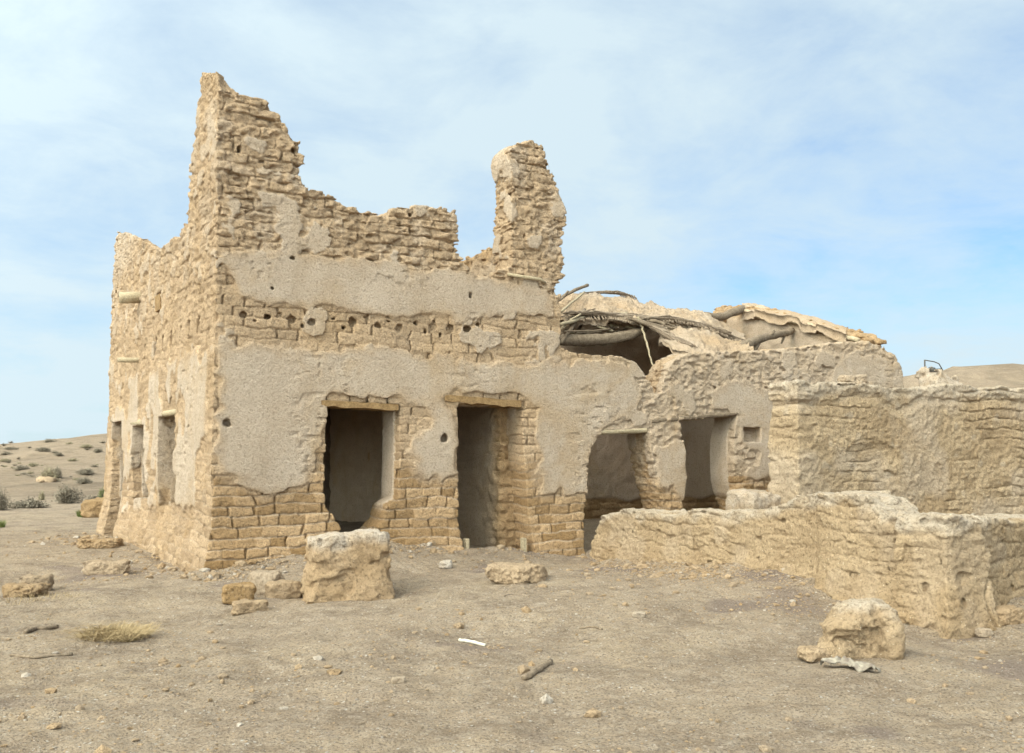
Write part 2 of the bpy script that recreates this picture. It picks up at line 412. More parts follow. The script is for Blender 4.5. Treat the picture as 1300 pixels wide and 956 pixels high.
doors_px = [
    [(412, 509), (507, 513), (507, 575), (505, 634), (491, 642), (487, 660), (475, 673), (474, 760), (432, 760), (430, 668), (413, 642), (411, 622), (413, 560)],
    [(580, 511), (662, 513), (664, 560), (668, 620), (673, 690), (674, 760), (583, 760), (582, 640), (580, 570)],
    [(764, 546), (822, 546), (827, 575), (831, 600), (836, 630), (843, 650), (843, 760), (734, 760), (736, 690), (742, 640), (745, 590), (750, 566)],
    [(862, 533), (936, 527), (931, 560), (932, 610), (938, 640), (940, 740), (862, 740), (865, 640), (869, 600), (866, 560)]]
doors = [fp(d) for d in doors_px]
niche = fp([(943, 543), (963, 543), (965, 560), (944, 561)])
RF = Ras((-1.3, -0.9), (14.2, 7.6), 0.03, lambda X, Y: np.maximum.reduce([poly_sd(sil_front, X, Y)] + [-poly_sd(d, X, Y) for d in doors]))
sil_side = sp([(272, 92), (266, 91), (260, 92), (255, 99), (254, 118), (250, 160), (244, 205), (241, 250), (236, 283), (226, 298), (213, 311), (203, 319),
    (196, 314), (186, 307), (172, 301), (160, 297), (150, 295), (147, 312), (144, 360), (140, 420), (138, 500), (136, 560), (133, 640)])
sil_side = [(-1.2, sil_side[0][1])] + sil_side + [(sil_side[-1][0] + 0.1, -0.8), (-1.2, -0.8)]
wins = [sp(q) for q in ([(203, 527), (222, 524), (224, 600), (227, 638), (204, 643), (203, 600)],
    [(169, 540), (186, 536), (187, 600), (188, 632), (170, 637), (169, 600)],
    [(143, 534), (157, 532), (158, 600), (156, 640), (153, 720), (141, 720), (142, 640)])]
RSD = Ras((-1.3, -0.9), (10.5, 7.6), 0.03, lambda X, Y: np.maximum.reduce([poly_sd(sil_side, X, Y)] + [-poly_sd(d, X, Y) for d in wins]))
# plaster that still clings to the front
pl_front = [fp(q) for q in (
    [(275, 434), (330, 438), (430, 443), (520, 448), (600, 462), (700, 462), (760, 500), (765, 540), (748, 570), (745, 625), (690, 628), (682, 590), (682, 520),
     (660, 500), (575, 496), (565, 508), (578, 540), (580, 602), (560, 608), (530, 600), (515, 575), (522, 552), (545, 540), (540, 512), (505, 505), (415, 504), (410, 560), (398, 598),
     (385, 612), (340, 625), (300, 612), (280, 600)],
    [(276, 318), (330, 318), (400, 328), (470, 332), (560, 345), (600, 350), (690, 370), (700, 400), (640, 398), (590, 408), (540, 402), (500, 408), (450, 398), (400, 395), (340, 388), (300, 380), (290, 350)],
    [(740, 455), (800, 470), (815, 500), (800, 530), (765, 540), (700, 520), (700, 462)],
    [(832, 568), (868, 566), (870, 600), (868, 632), (835, 615)],
    [(895, 500), (930, 480), (990, 500), (1000, 560), (985, 600), (960, 615), (945, 600), (962, 575), (940, 560), (938, 530), (905, 520)],
    [(1075, 450), (1146, 460), (1150, 620), (1000, 620), (1000, 560)])]
RPF = Ras((-1.3, -0.9), (14.2, 7.6), 0.04, lambda X, Y: np.minimum.reduce([poly_sd(d, X, Y) for d in pl_front]))
pl_side = [sp(q) for q in (
    [(266, 440), (240, 450), (215, 462), (190, 475), (165, 480), (140, 490), (138, 560), (140, 635), (160, 650), (205, 645), (240, 640), (262, 650)],)]
RPS = Ras((-1.3, -0.9), (10.5, 7.6), 0.04, lambda X, Y: np.minimum.reduce([poly_sd(d, X, Y) for d in pl_side]))
PXM = 1264 / 13.0
holes_f = [(*front(x, y), 0.86 * r / PXM * (1 + 0.05 * front(x, y)[0])) for x, y, r in (
    (270, 402, 8), (309, 400, 6), (339, 402, 5.5), (372, 406, 6.5), (397, 409, 6), (449, 409, 7), (480, 414, 4.5), (507, 417, 6), (550, 414, 6), (572, 417, 6), (593, 418, 6), (325, 409, 3), (356, 398, 3), (385, 414, 3.5), (425, 405, 3), (436, 417, 3.5), (465, 404, 3), (493, 408, 3), (529, 410, 4), (539, 421, 3), (606, 412, 4), (560, 426, 3),
    (372, 328, 4), (288, 537, 7), (563, 557, 6), (598, 375, 3), (345, 365, 2.5), (520, 272, 4), (373, 191, 4), (332, 205, 3.5), (303, 190, 3.5))]
slots_s = [(*side(x, y), 0.07, 0.13) for x, y in ((250, 412), (239, 418), (228, 425), (216, 430), (205, 436), (196, 440), (184, 447))]
spout_hole = [(*side(201, 384), 0.24, 0.17), (*side(175, 377), 0.3, 0.17)]
def off_at(z): return -0.13 * sstep(0.75, -0.05, z) - 0.02 * sstep(3.3, 0.0, z)
def main_base(s, n, z):
    o = off_at(z)
    f = np.maximum(np.maximum(o - n, n - TH), np.maximum(RF(s, z), o - s))
    g = np.maximum(np.maximum(o - s, s - TH), np.maximum(RSD(n, z), o - n))
    hi = z > 3.9
    g = np.where(hi, np.maximum(np.maximum(g, RF(np.maximum(s, 0.0), z) - 0.9 * np.maximum(n - 0.05, 0)), np.where(z > 4.9, RSD(n, z + 1.5 * np.maximum(s - 0.08, 0)), -1)), g)
    f = np.where(hi, np.maximum(f, RSD(np.maximum(n, 0.0), z) - 1.6 * np.maximum(s - 0.05, 0)), f)
    return np.minimum(f, g)
def is_front(s, n, z):
    return (n < s) | (s > 0.62)
def plaster_of(s, n, z, e=0.02):
    w = 0.11 * fbm(s, n, z, 2.6, 3, 5) + 0.07 * noise(s, n, z, 9, 6)
    fr = is_front(s, n, z)
    d = np.where(fr, RPF(s, z), RPS(n, z)) + w
    p = sstep(e, -e, d)
    patch = sstep(-0.12, 0.0, fbm(s, n, z, 1.7, 3, 61))
    p = np.where(fr, p, p * patch)
    # smears of mud left over the bricks
    sm = sstep(0.24, 0.30, fbm(s, n, z, 2.6, 4, 63)) * np.where(s > 5.8, sstep(1.3, 1.9, z), sstep(2.7, 3.1, z))
    p = np.maximum(p, sm * np.where(fr, 0.9, 0.8))
    p = np.where((z < 2.5) & ((s < 6.3) | (s > 7.7)) & ((fr & (n > 0.14)) | (~fr & (s > 0.14))), np.maximum(p, sstep(-0.25, -0.1, fbm(s, n, z, 1.3, 3, 81)) * sstep(0.75, 0.95, z + 0.2 * noise(s, n, z, 3, 82))), p)
    return p
def rubble_of(s, n, z):
    return np.maximum(sstep(3.6, 4.1, z), 0.9 * sstep(6.0, 6.8, s) * sstep(2.2, 2.6, z))
def main_full(s, n, z, d):
    fr = is_front(s, n, z)
    a = np.where(fr, s, -n)
    d = d + 0.020 * noise(s, n, z, 1.6, 43)
    bed, head, hj, hv, hw = bricks(a, z, s, n)
    p = plaster_of(s, n, z)
    rub = rubble_of(s, n, z)
    c0 = noise(s, n, z, 1.6, 53); c1 = noise(s, n, z * 1.3, 6.5, 41); c2 = noise(s, n, z * 1.5, 14.0, 42); c3 = noise(s, n, z, 30.0, 44)
    t1 = terr(noise(s, n, z * 2.0, 4.2, 54), 3.0); t2 = terr(noise(s, n, z * 1.9, 8.5, 55), 2.5); t3 = terr(noise(s, n, z * 1.6, 17.0, 56), 2.0)
    worn = sstep(-0.35, 0.45, noise(s, n, z, 1.3, 45)); fill = sstep(-0.1, 0.35, noise(s, n, z, 2.1, 49))
    rightp = sstep(5.6, 6.6, s)
    soft = 1.0 - 0.8 * rightp * sstep(1.0, 1.4, z) - 0.2 * (~fr) * sstep(1.0, 1.6, z)
    br = np.maximum((1 - bed) * (0.008 + 0.012 * worn + rub * 0.016 * (1 - 0.8 * fill)), (1 - head) * np.where(hj > 0.0, 0.055 - .018 * rub, 0.010)) - hv * (0.006 + 0.004 * rub)
    br = br + (hw > 0.88) * (0.010 + 0.022 * rub)
    br = br * soft
    cav = sstep(0.38, 0.50, noise(s, n, z * 2.2, 6.5, 46)) * 0.05
    rub = rub * np.where(fr | (s > .3), 1.0, .45)
    rub = rub * (1 - .7 * rightp)
    br = br + rub * (0.008 * t1 + 0.011 * t2 + 0.012 * t3 + 0.016 * c2 + .6 * cav) + 0.006 * t2 + 0.006 * t3 + 0.005 * c3
    br = np.where(fr | (s > .3), br, br * .55)
    f2 = sstep(0.50, 0.53, noise(s, n, z * 2.0, 6.0, 50)); f3 = sstep(0.52, 0.56, noise(s, n, z * 1.9, 13.0, 51))
    gt = sstep(-.05, .3, noise(s, n, z, .9, 57)); pl = -0.028 + gt * (0.014 * f2 + 0.016 * f3 + 0.004 * t1 + 0.003 * t2) + 0.0015 * c2 + 0.0025 * c3
    sr = (~fr) * (s < .2) * (0.012 * t1 + 0.007 * t2 + 0.006 * t3 + 0.004 * np.sin((z + .05 * c0) * 42 + 3 * c1) + .015 * f3 + .012 * f2 + .006 * sstep(2.2, 4, z) * t2) * .75
    sr = sr + rightp * (1 - p) * (0.010 * t1 + 0.012 * t2 + 0.009 * t3 + 0.006 * c2 + 0.3 * cav)
    d = d + (1 - p) * br + p * pl + sr * (0.4 + 0.6 * (1 - p))
    for hs, hz, r in holes_f:
        hd = np.maximum(np.hypot(s - hs + 0.03 * c1, (z - hz) * (1.05 + 0.3 * math.sin(hs * 40)) + 0.03 * c2) - r, n - (0.05 + 0.09 * abs(math.sin(hs * 77))))
        d = np.maximum(d, -np.where(n < 0.5, hd, 1.0))
    for hn, hz, a_, b_ in slots_s:
        q = np.maximum(np.abs(n - hn) - a_ + 0.03 * c1, np.abs(z - hz) - b_ + 0.03 * c2)
        d = np.maximum(d, -np.maximum(q, s - 0.10))
    hn, hz, a_, b_ = spout_hole[0]
    d = np.maximum(d, -np.maximum(np.maximum(np.abs(n - hn) - a_, np.abs(z - hz) - b_), s - 0.3))
    xs = [q[0] for q in niche]; zs = [q[1] for q in niche]
    q = np.maximum(np.abs(s - (min(xs) + max(xs)) / 2) - (max(xs) - min(xs)) / 2 + 0.012 * c1, np.abs(z - (min(zs) + max(zs)) / 2) - (max(zs) - min(zs)) / 2 + 0.012 * c2)
    d = np.maximum(d, -np.maximum(q, n - 0.3))
    return d
def main_mask(V, Nz=None):
    s, n, z = V[:, 0], V[:, 1], V[:, 2]
    fr = is_front(s, n, z)
    a = np.where(fr, s, -n)
    bed, head, hj, hv, hw = bricks(a, z, s, n); j = np.minimum(bed, head)
    p = plaster_of(s, n, z, 0.15); rub = rubble_of(s, n, z)
    p = np.maximum(p, 0.35 * sstep(1.2, 1.7, z)); p = np.maximum(p, rub * 0.6 * sstep(-0.1, 0.3, fbm(s, n, z, 3.5, 3, 71)))
    p = np.maximum(p, 0.55 * (1 - bed) * (z < 1.6)); p = np.maximum(p, .75 * (s > 5.9) * (n < .15) * (z > 1.2)); p = np.where(fr, p, np.maximum(p, .35))
    tint = np.clip(0.35 + 0.5 * hv, 0, 1)
    top = np.where(fr, RF(s, z), RSD(n, z))
    white = 0.0 * z + (~fr) * sstep(5.5, 7.5, n) * sstep(4.9, 5.4, z) * 0.5
    ochre = np.clip(0.5 * sstep(1.9, 1.2, z) + 0.5 * sstep(.9, 0.25, z) + 0.3 * (1 - j) + 0.25 * noise(s, n, z, 1.5, 72) + 0.3 * (~fr), 0, 1)
    ochre = np.where((fr & (n > 0.08) & (s > 6.4) & (s < 7.6)), 1.0, ochre)
    return np.stack([p, tint, white, ochre], 1)
ruin = empty('mud_brick_ruin', tuple(CORNER), ANG)
tag(ruin, 'roofless mud-brick house with a jagged corner tower and four dark doorways', 'ruined house')
MAIN_H = 0.015
V, Q = sdf_mesh(main_base, main_full, (-0.3, -0.3, -0.45), (13.6, 9.5, 7.2), MAIN_H)
def split(V, Q, sel):
    q = Q[sel]; us, inv = np.unique(q.ravel(), return_inverse=True); return V[us], inv.reshape(q.shape)
cen = V[Q].mean(1)
is_side = (cen[:, 1] > TH) | ((cen[:, 0] < 0.10) & (cen[:, 1] > cen[:, 0]))
is_right = cen[:, 0] > 5.35
for nm, sel in (('side_wall', is_side), ('front_wall', ~is_side & ~is_right), ('front_wall', ~is_side & is_right)):
    v, q = split(V, Q, sel)
    new_mesh(nm, v, q, M['mud'], ruin, True, main_mask(v))
# inner walls of the ruin, each its own slab with a broken top
def slab_wall(name, axis, lo, hi, poly, h, plaster=0.9, ochre=0.2, dado=None, mat='mud', rough=0.03, white=0.0, seed=0):
    """axis 0: plane along s (thickness n = lo..hi); axis 1: plane along n (thickness s = lo..hi)"""
    P = np.asarray(poly); a0, z0 = P.min(0) - 0.4; a1, z1 = P.max(0) + 0.4
    ras = Ras((a0, z0), (a1, z1), 0.05, lambda X, Y: poly_sd(poly, X, Y))
    def base(s, n, z):
        a, t = (s, n) if axis == 0 else (n, s)
        return np.maximum(np.maximum(lo - t, t - hi), ras(a, z))
    def pm(s, n, z):
        a = s if axis == 0 else n
        p = plaster * sstep(-0.55, -0.3, fbm(s, n, z, 1.8, 3, 5 + seed) + (plaster - 0.5))
        p = p * sstep(-0.02, -0.3, ras(a, z) + 0.12 * noise(s, n, z, 3, 8))
        if dado is not None: p = p * sstep(dado - 0.03, dado + 0.03, z + 0.08 * noise(s, n, z, 2.5, 9))
        return p
    def full(s, n, z, d):
        a = s if axis == 0 else n
        bed, head, _, hv, _ = bricks(a, z, s, n, seed=seed); j = np.minimum(bed, head); p = pm(s, n, z)
        c1 = noise(s, n, z, 6.5, 41 + seed); c2 = noise(s, n, z, 13, 42 + seed)
        top = sstep(-0.5, 0.0, ras(a, z))
        return d + (1 - p) * ((1 - j) * 0.03 - 0.012 * hv + 0.01 * c2) + p * (0.008 * c1 - 0.02) + rough * (0.25 + .7 * top) * terr(c1, 2.5) + 0.025 * top * terr(c2, 2) + .006 * c2
    if axis == 0: L, H = (a0, lo - 0.15, z0), (a1, hi + 0.15, z1)
    else: L, H = (lo - 0.15, a0, z0), (hi + 0.15, a1, z1)
    v, q = sdf_mesh(base, full, L, H, h)
    s, n, z = v[:, 0], v[:, 1], v[:, 2]; a = s if axis == 0 else n
    _, _, _, hv, _ = bricks(a, z, s, n, seed=seed)
    mk = np.stack([pm(s, n, z), np.clip(0.3 + 0.4 * hv, 0, 1), white * sstep(-0.25, 0, ras(a, z)), np.clip(ochre + 0.5 * (z < (dado or -9)) + 0 * z, 0, 1)], 1)
    return new_mesh(name, v, q, M[mat], ruin, True, mk)
b2 = [sp([(x, y)], 4.42)[0] for x, y in ((650, 190), (640, 188), (629, 196), (627, 230), (629, 300), (631, 312), (610, 319), (586, 331))]
zt = b2[-1][1]
slab_wall('partition_wall', 1, 4.45, 5.15, [(0.45, b2[0][1] - 0.15), (b2[2][0] - .05, b2[2][1] - 0.12), b2[3], b2[4], b2[5], b2[6], b2[7], (5.5, zt - 0.2), (8.4, zt - 0.4), (8.4, -0.6), (0.45, -0.6)], 0.025, 0.7, 0.5, seed=3)
slab_wall('back_wall', 0, 8.05, 8.55, [(0.5, 4.3), (2.5, 4.0), (4.6, 4.4), (4.6, -0.6), (0.5, -0.6)], 0.05, 0.9, seed=4, mat='indoor_shade')
slab_wall('back_wall', 0, 4.2, 4.7, [(5.1, 4.4)] + fp([(712, 381), (745, 375), (800, 382), (840, 392), (880, 399), (905, 408), (925, 405), (946, 398)], 4.2) + [(12.7, 4.4), (12.7, -0.6), (5.1, -0.6)], 0.03, 0.95, dado=0.62, seed=5)
e2 = sp([(930, 388), (946, 389), (980, 395), (1005, 400), (1030, 409), (1050, 414), (1072, 419), (1100, 432)], 12.55)
slab_wall('end_wall', 1, 12.55, 13.05, [(4.7, e2[0][1])] + e2 + [(0.4, e2[-1][1] - 0.2), (0.4, -0.6), (4.7, -0.6)], 0.025, 0.9, 0.35, seed=6)
# upper floor over the main room: poles under a mud deck
mb = MB(); mb.box((0.4, 0.4, 3.28), (4.6, 8.2, 3.5)); dk = mb.build('mud_deck', M['mud'], ruin, False)
for k in range(14):
    mb = MB(); y = 0.7 + k * 0.55
    mb.tube([(0.45, y, 3.22), (2.5, y + rnd.uniform(-.05, .05), 3.20), (4.55, y, 3.22)], 0.06, 8, 0.05); mb.build('ceiling_pole', M['brown_wood'], dk)
# lintels over the four doorways
def lintel(px0, px1, hpx, mat, n0=-0.03, round_=False, dep=0.5, sag=0.0):
    (s0, z0), (s1, z1) = front(*px0, n0), front(*px1, n0)
    hz = hpx / 1264 * (12.6 + 0.5 * s0)
    mb = MB(); N = 12
    if round_:
        mb.tube(smooth_path([(s0, n0 + hz / 2, z0 - hz / 2), ((s0 + s1) / 2, n0 + hz / 2 + .01, (z0 + z1) / 2 - hz / 2 - sag), (s1, n0 + hz / 2, z1 - hz / 2)], 5), hz / 2, 10, 0.08)
        mb.tube([(s0, n0 + .25, z0 - hz / 2), (s1, n0 + .25, z1 - hz / 2)], hz / 2, 10, 0.08)
    else:
        for a, b in ((n0, n0 + dep * .3), (n0 + dep * .34, n0 + dep * .66), (n0 + dep * .7, n0 + dep)):
            V_, F_ = [], []
            for i in range(N + 1):
                t = i / N; s = s0 + (s1 - s0) * t; z = z0 + (z1 - z0) * t - sag * math.sin(math.pi * t) + rnd.uniform(-.006, .006)
                hh = hz * rnd.uniform(.85, 1.1)
                V_ += [(s, a + rnd.uniform(-.006, .006), z - hh), (s, b, z - hh), (s, b, z), (s, a + rnd.uniform(-.006, .006), z)]
            for i in range(N):
                for k in range(4): F_.append((i * 4 + k, i * 4 + (k + 1) % 4, i * 4 + 4 + (k + 1) % 4, i * 4 + 4 + k))
            F_ += [(3, 2, 1, 0), tuple(N * 4 + k for k in range(4))]
            mb.add(V_, F_)
    return mb.build('lintel', mat, ruin, False)
lintel((408, 508), (506, 513), 8, M['brown_wood'])
lintel((565, 501), (662, 509), 9, M['brown_wood'])
lintel((757, 545), (822, 543), 7, M['pale_wood'], round_=True)
lintel((828, 531), (938, 521), 7, M['grey_wood'], round_=True)
# thin window lintels on the side wall
for q in wins:
    n0, n1 = min(p[0] for p in q[:2]), max(p[0] for p in q[:2]); z = max(p[1] for p in q)
    mb = MB(); mb.tube([(0.02, n0 - .12, z + .01), (0.02, n1 + .12, z + .01)], .05, 8, .1); mb.tube([(0.2, n0 - .12, z + .01), (0.2, n1 + .12, z + .01)], .05, 8, .1); mb.build('lintel', M['pale_wood'], ruin)
# rain spouts and beam ends of the side wall
n_, z_ = side(178, 378); mb = MB(); mb.tube([(-0.34, n_, z_ - .03), (-.1, n_, z_), (0.3, n_, z_ + .02)], .10, 14, .05); mb.build('rain_spout', M['pale_wood'], ruin)
n_, z_ = side(202, 385); mb = MB(); mb.box((-0.03, n_ - .2, z_ - .13), (0.3, n_ + .2, z_ + .13), .01); mb.build('beam_end', M['brown_wood'], ruin, False)
n_, z_ = side(176, 458); mb = MB(); mb.tube([(-0.35, n_, z_), (0.3, n_, z_ + .02)], .045, 8, .1); mb.build('beam_end', M['pale_wood'], ruin)
# board stubs left at the second doorway
for x, y0, y1, w in ((591, 684, 712, .05), (664, 683, 708, .05)):
    s_, z0 = front(x, y1, -0.02); _, z1 = front(x, y0, -0.02)
    mb = MB(); mb.box((s_ - w / 2, -0.09, z0 - .15), (s_ + w / 2, 0.02, z1), .006); mb.build('door_board', M['pale_wood'], ruin, False)
s_, z_ = front(684, 355, -0.03); mb = MB(); mb.tube([(s_ - .55, -0.04, z_ + .03), (s_, -0.06, z_), (s_ + .12, -0.02, z_ - .04)], .026, 8, .1); mb.build('wall_pole', M['pale_wood'], ruin)
# ---- collapsed roof of the right rooms
def col3(px, py, n):
    s, z = front(px, py, n); return np.array([s, n, z])
def roof_sheet(name, cols, thick, seed, bulge=0.1, nu=260, nv=90, parent=ruin, whit=0.05, wave=1.0, amp=1.0):
    U = np.linspace(0, len(cols) - 1, nu)
    B = np.array([c[0] for c in cols]); Fr = np.array([c[1] for c in cols])
    ip = lambda A: np.stack([np.interp(U, np.arange(len(cols)), A[:, k]) for k in range(3)], 1)
    B = ip(B); Fr = ip(Fr); t = np.linspace(0, 1, nv)
    P = B[:, None] * (1 - t)[None, :, None] + Fr[:, None] * t[None, :, None]
    P[..., 2] += bulge * np.sin(np.pi * t)[None]
    x, y, z = P[..., 0], P[..., 1], P[..., 2]
    P = P.copy(); P[..., 2] += 0.09 * fbm(x, y, z, 1.5, 3, seed) + amp * (0.07 * terr(noise(x, y, z, 2.8, seed + 1), 3) + 0.05 * terr(noise(x, y, z, 7, seed + 2), 2.5) + 0.03 * terr(noise(x, y, z, 15, seed + 7), 2) + .012 * noise(x, y, z, 30, seed + 11)) - 0.06 * sstep(.05, .12, noise(x, y, z, 2.2, seed + 8))
    P[..., 1] += wave * (0.16 * fbm(x, x * 0, x * 0, 3.0, 4, seed + 3) + .05 * noise(x, y, z, 9, seed + 9)) * t[None]; P[..., 2] += wave * 0.05 * fbm(x, x * 0, z * 0, 5.0, 3, seed + 6) * t[None] ** 4
    Bt = P.copy(); Bt[..., 2] -= thick * (1 + 0.35 * noise(x, y, z, 3, seed + 4)); 
    V = np.concatenate([P.reshape(-1, 3), Bt.reshape(-1, 3)]); o = nu * nv
    I, J = np.meshgrid(np.arange(nu - 1), np.arange(nv - 1), indexing='ij'); k = (I * nv + J).ravel()
    top = np.stack([k, k + 1, k + nv + 1, k + nv], 1)[:, ::-1]; bot = top[:, ::-1] + o
    sides = []
    rim = [i * nv for i in range(nu)] + [(nu - 1) * nv + j for j in range(1, nv)] + [i * nv + nv - 1 for i in range(nu - 2, -1, -1)] + [j for j in range(nv - 2, 0, -1)]
    for a, b in zip(rim, rim[1:] + rim[:1]): sides.append((a, b, b + o, a + o))
    Fc = np.concatenate([top, bot, np.array(sides)])
    mk = np.tile([0.6, 0.3, whit, 0.1], (len(V), 1)).astype(float)
    mk[:, 0] = 0.6 + 0.4 * noise(V[:, 0], V[:, 1], V[:, 2], 2, seed + 5)
    return new_mesh(name, V, Fc, M['mud'], parent, True, mk)
rf = roof_sheet('roof', [
    (col3(690, 381, 4.0), col3(690, 404, 2.1)), (col3(745, 370, 4.0), col3(738, 399, 2.1)), (col3(800, 377, 4.0), col3(778, 398, 2.0)),
    (col3(835, 387, 4.0), col3(808, 410, 1.8)), (col3(870, 390, 4.0), col3(850, 402, 1.8)), (col3(905, 402, 4.0), col3(890, 412, 1.7)), (col3(950, 432, 4.0), col3(940, 434, 1.6))], 0.13, 200, 0.06)
roof_sheet('sagging_mud_slab', [
    (col3(838, 411, 1.9), col3(838, 428, 1.2)), (col3(862, 408, 1.8), col3(858, 441, 0.75)), (col3(885, 410, 1.7), col3(884, 445, 0.5)), (col3(915, 423, 1.6), col3(915, 446, 0.45)), (col3(948, 434, 1.5), col3(955, 446, 0.4))], 0.10, 230, 0.05, 150, 60, rf)
for pts, r in (([(700, 431, 1.9), (740, 432, 1.9), (785, 429, 1.85), (808, 422, 1.85), (822, 414, 1.95), (842, 409, 2.2)], [.095, .105, .10, .085, .07, .05]),):
    mb = MB(); path = smooth_path([col3(*p) for p in pts], 12, .006); mb.tube(path, np.interp(np.linspace(0, 1, len(path)), np.linspace(0, 1, len(r)), r), 18, .05); mb.build('roof_beam', M['grey_wood'], rf)
mb = MB(); path = smooth_path([col3(*p) for p in ((890, 401, 3.0), (915, 402, 3.2), (935, 395, 3.5), (948, 390, 3.9))], 6, .01); mb.tube(path, .085, 12, .08); mb.build('roof_beam', M['grey_wood'], rf)
mb = MB(); path = smooth_path([col3(*p) for p in ((930, 447, 1.0), (948, 437, 1.2), (962, 431, 1.4), (985, 425, 1.8), (1005, 421, 2.2), (1022, 412, 2.5))], 6, .012)
mb.tube(path, np.interp(np.linspace(0, 1, len(path)), [0, .2, 1], [.10, .09, .055]), 12, .07)
mb.tube([col3(975, 428, 1.6), col3(983, 420, 1.6)], [.05, .03], 6, .1); mb.tube([col3(962, 434, 1.4), col3(957, 446, 1.3)], [.06, .04], 6, .1); mb.tube([col3(997, 424, 2.0), col3(992, 436, 2.0)], [.04, .02], 6, .1)
mb.build('roof_beam', M['grey_wood'], rf)
mb = MB(); path = smooth_path([(12.50, *sp([(x, y)], 12.5)[0]) for x, y in ((940, 393), (965, 402), (990, 407), (1015, 409), (1040, 417), (1065, 426), (1090, 432))], 6, .01); mb.tube(path, .05, 8, .1); mb.build('edge_pole', M['pale_wood'], rf)
for i in range(42):                                            # clods of mud along the broken gable
    t = i / 41; x = 950 + t * 120 + rnd.uniform(-3, 3); y = float(np.interp(x, [940, 980, 1030, 1072], [387, 393, 406, 417])) + rnd.uniform(-2, 5)
# mud crust over the gable
gx = [(942, 386), (970, 388), (1000, 394), (1030, 404), (1052, 410), (1074, 416)]
def gable(px, py, s): n, z = side(px, py, s); return np.array([s, n, z])
roof_sheet('gable_crust', [(gable(x, y, 13.0), gable(x, y + 6, 12.42)) for x, y in gx], 0.16, 260, 0.05, 220, 30, rf, .05, 0.0, .35)
# sticks and reeds under the torn edge
stk = [((712, 402, 1.8), (745, 396, 2.2)), ((711, 412, 1.7), (752, 398, 2.3)), ((712, 436, 1.7), (742, 393, 2.4)), ((728, 429, 1.9), (737, 414, 2.6)), ((733, 404, 2.2), (778, 420, 2.0)), ((748, 402, 2.4), (779, 421, 2.0)),
       ((755, 403, 2.4), (776, 420, 2.1)), ((712, 396, 1.9), (742, 371, 3.3)), ((705, 384, 2.0), (721, 370, 3.0)), ((714, 377, 3.0), (746, 362, 3.8)), ((715, 421, 1.75), (775, 418, 2.0)), ((714, 408, 2.4), (735, 401, 2.6)), ((712, 418, 1.8), (737, 399, 2.0)),
       ((720, 406, 2.1), (760, 401, 2.2))]
for _ in range(26):
    x = rnd.uniform(716, 800); y = rnd.uniform(398, 424); a_ = rnd.uniform(-.6, .6); L = rnd.uniform(14, 40)
    stk.append(((x, y, rnd.uniform(1.95, 2.6)), (x + L * math.cos(a_), y + L * math.sin(a_) * .6, rnd.uniform(1.95, 2.6))))
for _ in range(14):
    x = rnd.uniform(800, 900); y = 406 + (x - 800) * .12 + rnd.uniform(-4, 5); L = rnd.uniform(20, 46); a_ = rnd.uniform(.05, .5)
    stk.append(((x, y, 1.72), (x + L * math.cos(a_), y + L * math.sin(a_) * .7, 1.55)))
for a, b in stk:
    mb = MB(); p0, p1 = col3(*a), col3(*b); mid = (p0 + p1) / 2 + np.array([0, 0, rnd.uniform(-.03, .05)])
    r = rnd.choice((.012, .016, .022, .034)); mb.tube(smooth_path([p0, mid, p1], 4, .006), r, 6, .15); mb.build('roof_stick', M['pale_wood' if rnd.random() < .35 else 'grey_wood'], rf)
def reeds(name, seeds, n, spread, r=.008):
    mb = MB()
    for i in range(n):
        t = rnd.random(); k = min(int(t * (len(seeds) - 1)), len(seeds) - 2); f = t * (len(seeds) - 1) - k
        a = seeds[k][0] * (1 - f) + seeds[k + 1][0] * f; b = seeds[k][1] * (1 - f) + seeds[k + 1][1] * f
        a = a + np.array([rnd.uniform(-1, 1) * spread, rnd.uniform(-1, 1) * spread, rnd.uniform(-1, 1) * spread * .35]); b = b + np.array([rnd.uniform(-1, 1) * spread, rnd.uniform(-1, 1) * spread, rnd.uniform(-1, 1) * spread * .35])
        mb.tube([a, (a + b) / 2 + np.array([0, 0, rnd.uniform(-.02, .03)]), b], r * rnd.uniform(.6, 1.5), 4)
    return mb.build(name, M['dark_reed'], rf, False)
eg = [(712, 404, 2.1), (738, 400, 2.1), (778, 400, 2.0), (808, 410, 1.85), (850, 405, 1.75), (890, 413, 1.65), (940, 434, 1.55)]
reeds('reed_mat', [(col3(x, y - 3, n + .25), col3(x + 5, y + (6 if x < 800 else 3), n - .12)) for x, y, n in eg], 260, .05, .009)
reeds('reed_mat', [(col3(712, 398, 2.1), col3(760, 396, 2.2)), (col3(760, 396, 2.1), col3(808, 406, 1.9)), (col3(806, 405, 1.85), col3(852, 402, 1.75)), (col3(852, 402, 1.75), col3(900, 414, 1.65)), (col3(895, 412, 1.65), col3(945, 433, 1.55))], 110, .05, .012)
reeds('reed_mat', [(col3(795, 405, 1.9), col3(838, 415, 1.5)), (col3(815, 408, 1.8), col3(848, 424, 1.3)), (col3(830, 416, 1.6), col3(866, 438, .95)), (col3(848, 428, 1.3), col3(884, 441, .7))], 150, .07, .011)
reeds('reed_mat', [(col3(715, 397, 2.0), col3(750, 400, 2.2)), (col3(745, 396, 2.1), col3(785, 402, 2.0)), (col3(785, 400, 2.0), col3(850, 404, 1.9))], 80, .05)
reeds('reed_mat', [(col3(735, 374, 3.7), col3(765, 370, 3.9)), (col3(765, 371, 3.8), col3(788, 372, 3.9)), (col3(785, 372, 3.8), col3(806, 378, 3.9))], 60, .06)
mb = MB()
for k in range(8):
    x = 784 + k * 3; mb.tube([col3(x + 6, 378 + k, 3.8), col3(x, 369 + k * .9, 3.9)], .014, 5)
mb.build('reed_mat', M['dark_reed'], rf, False)
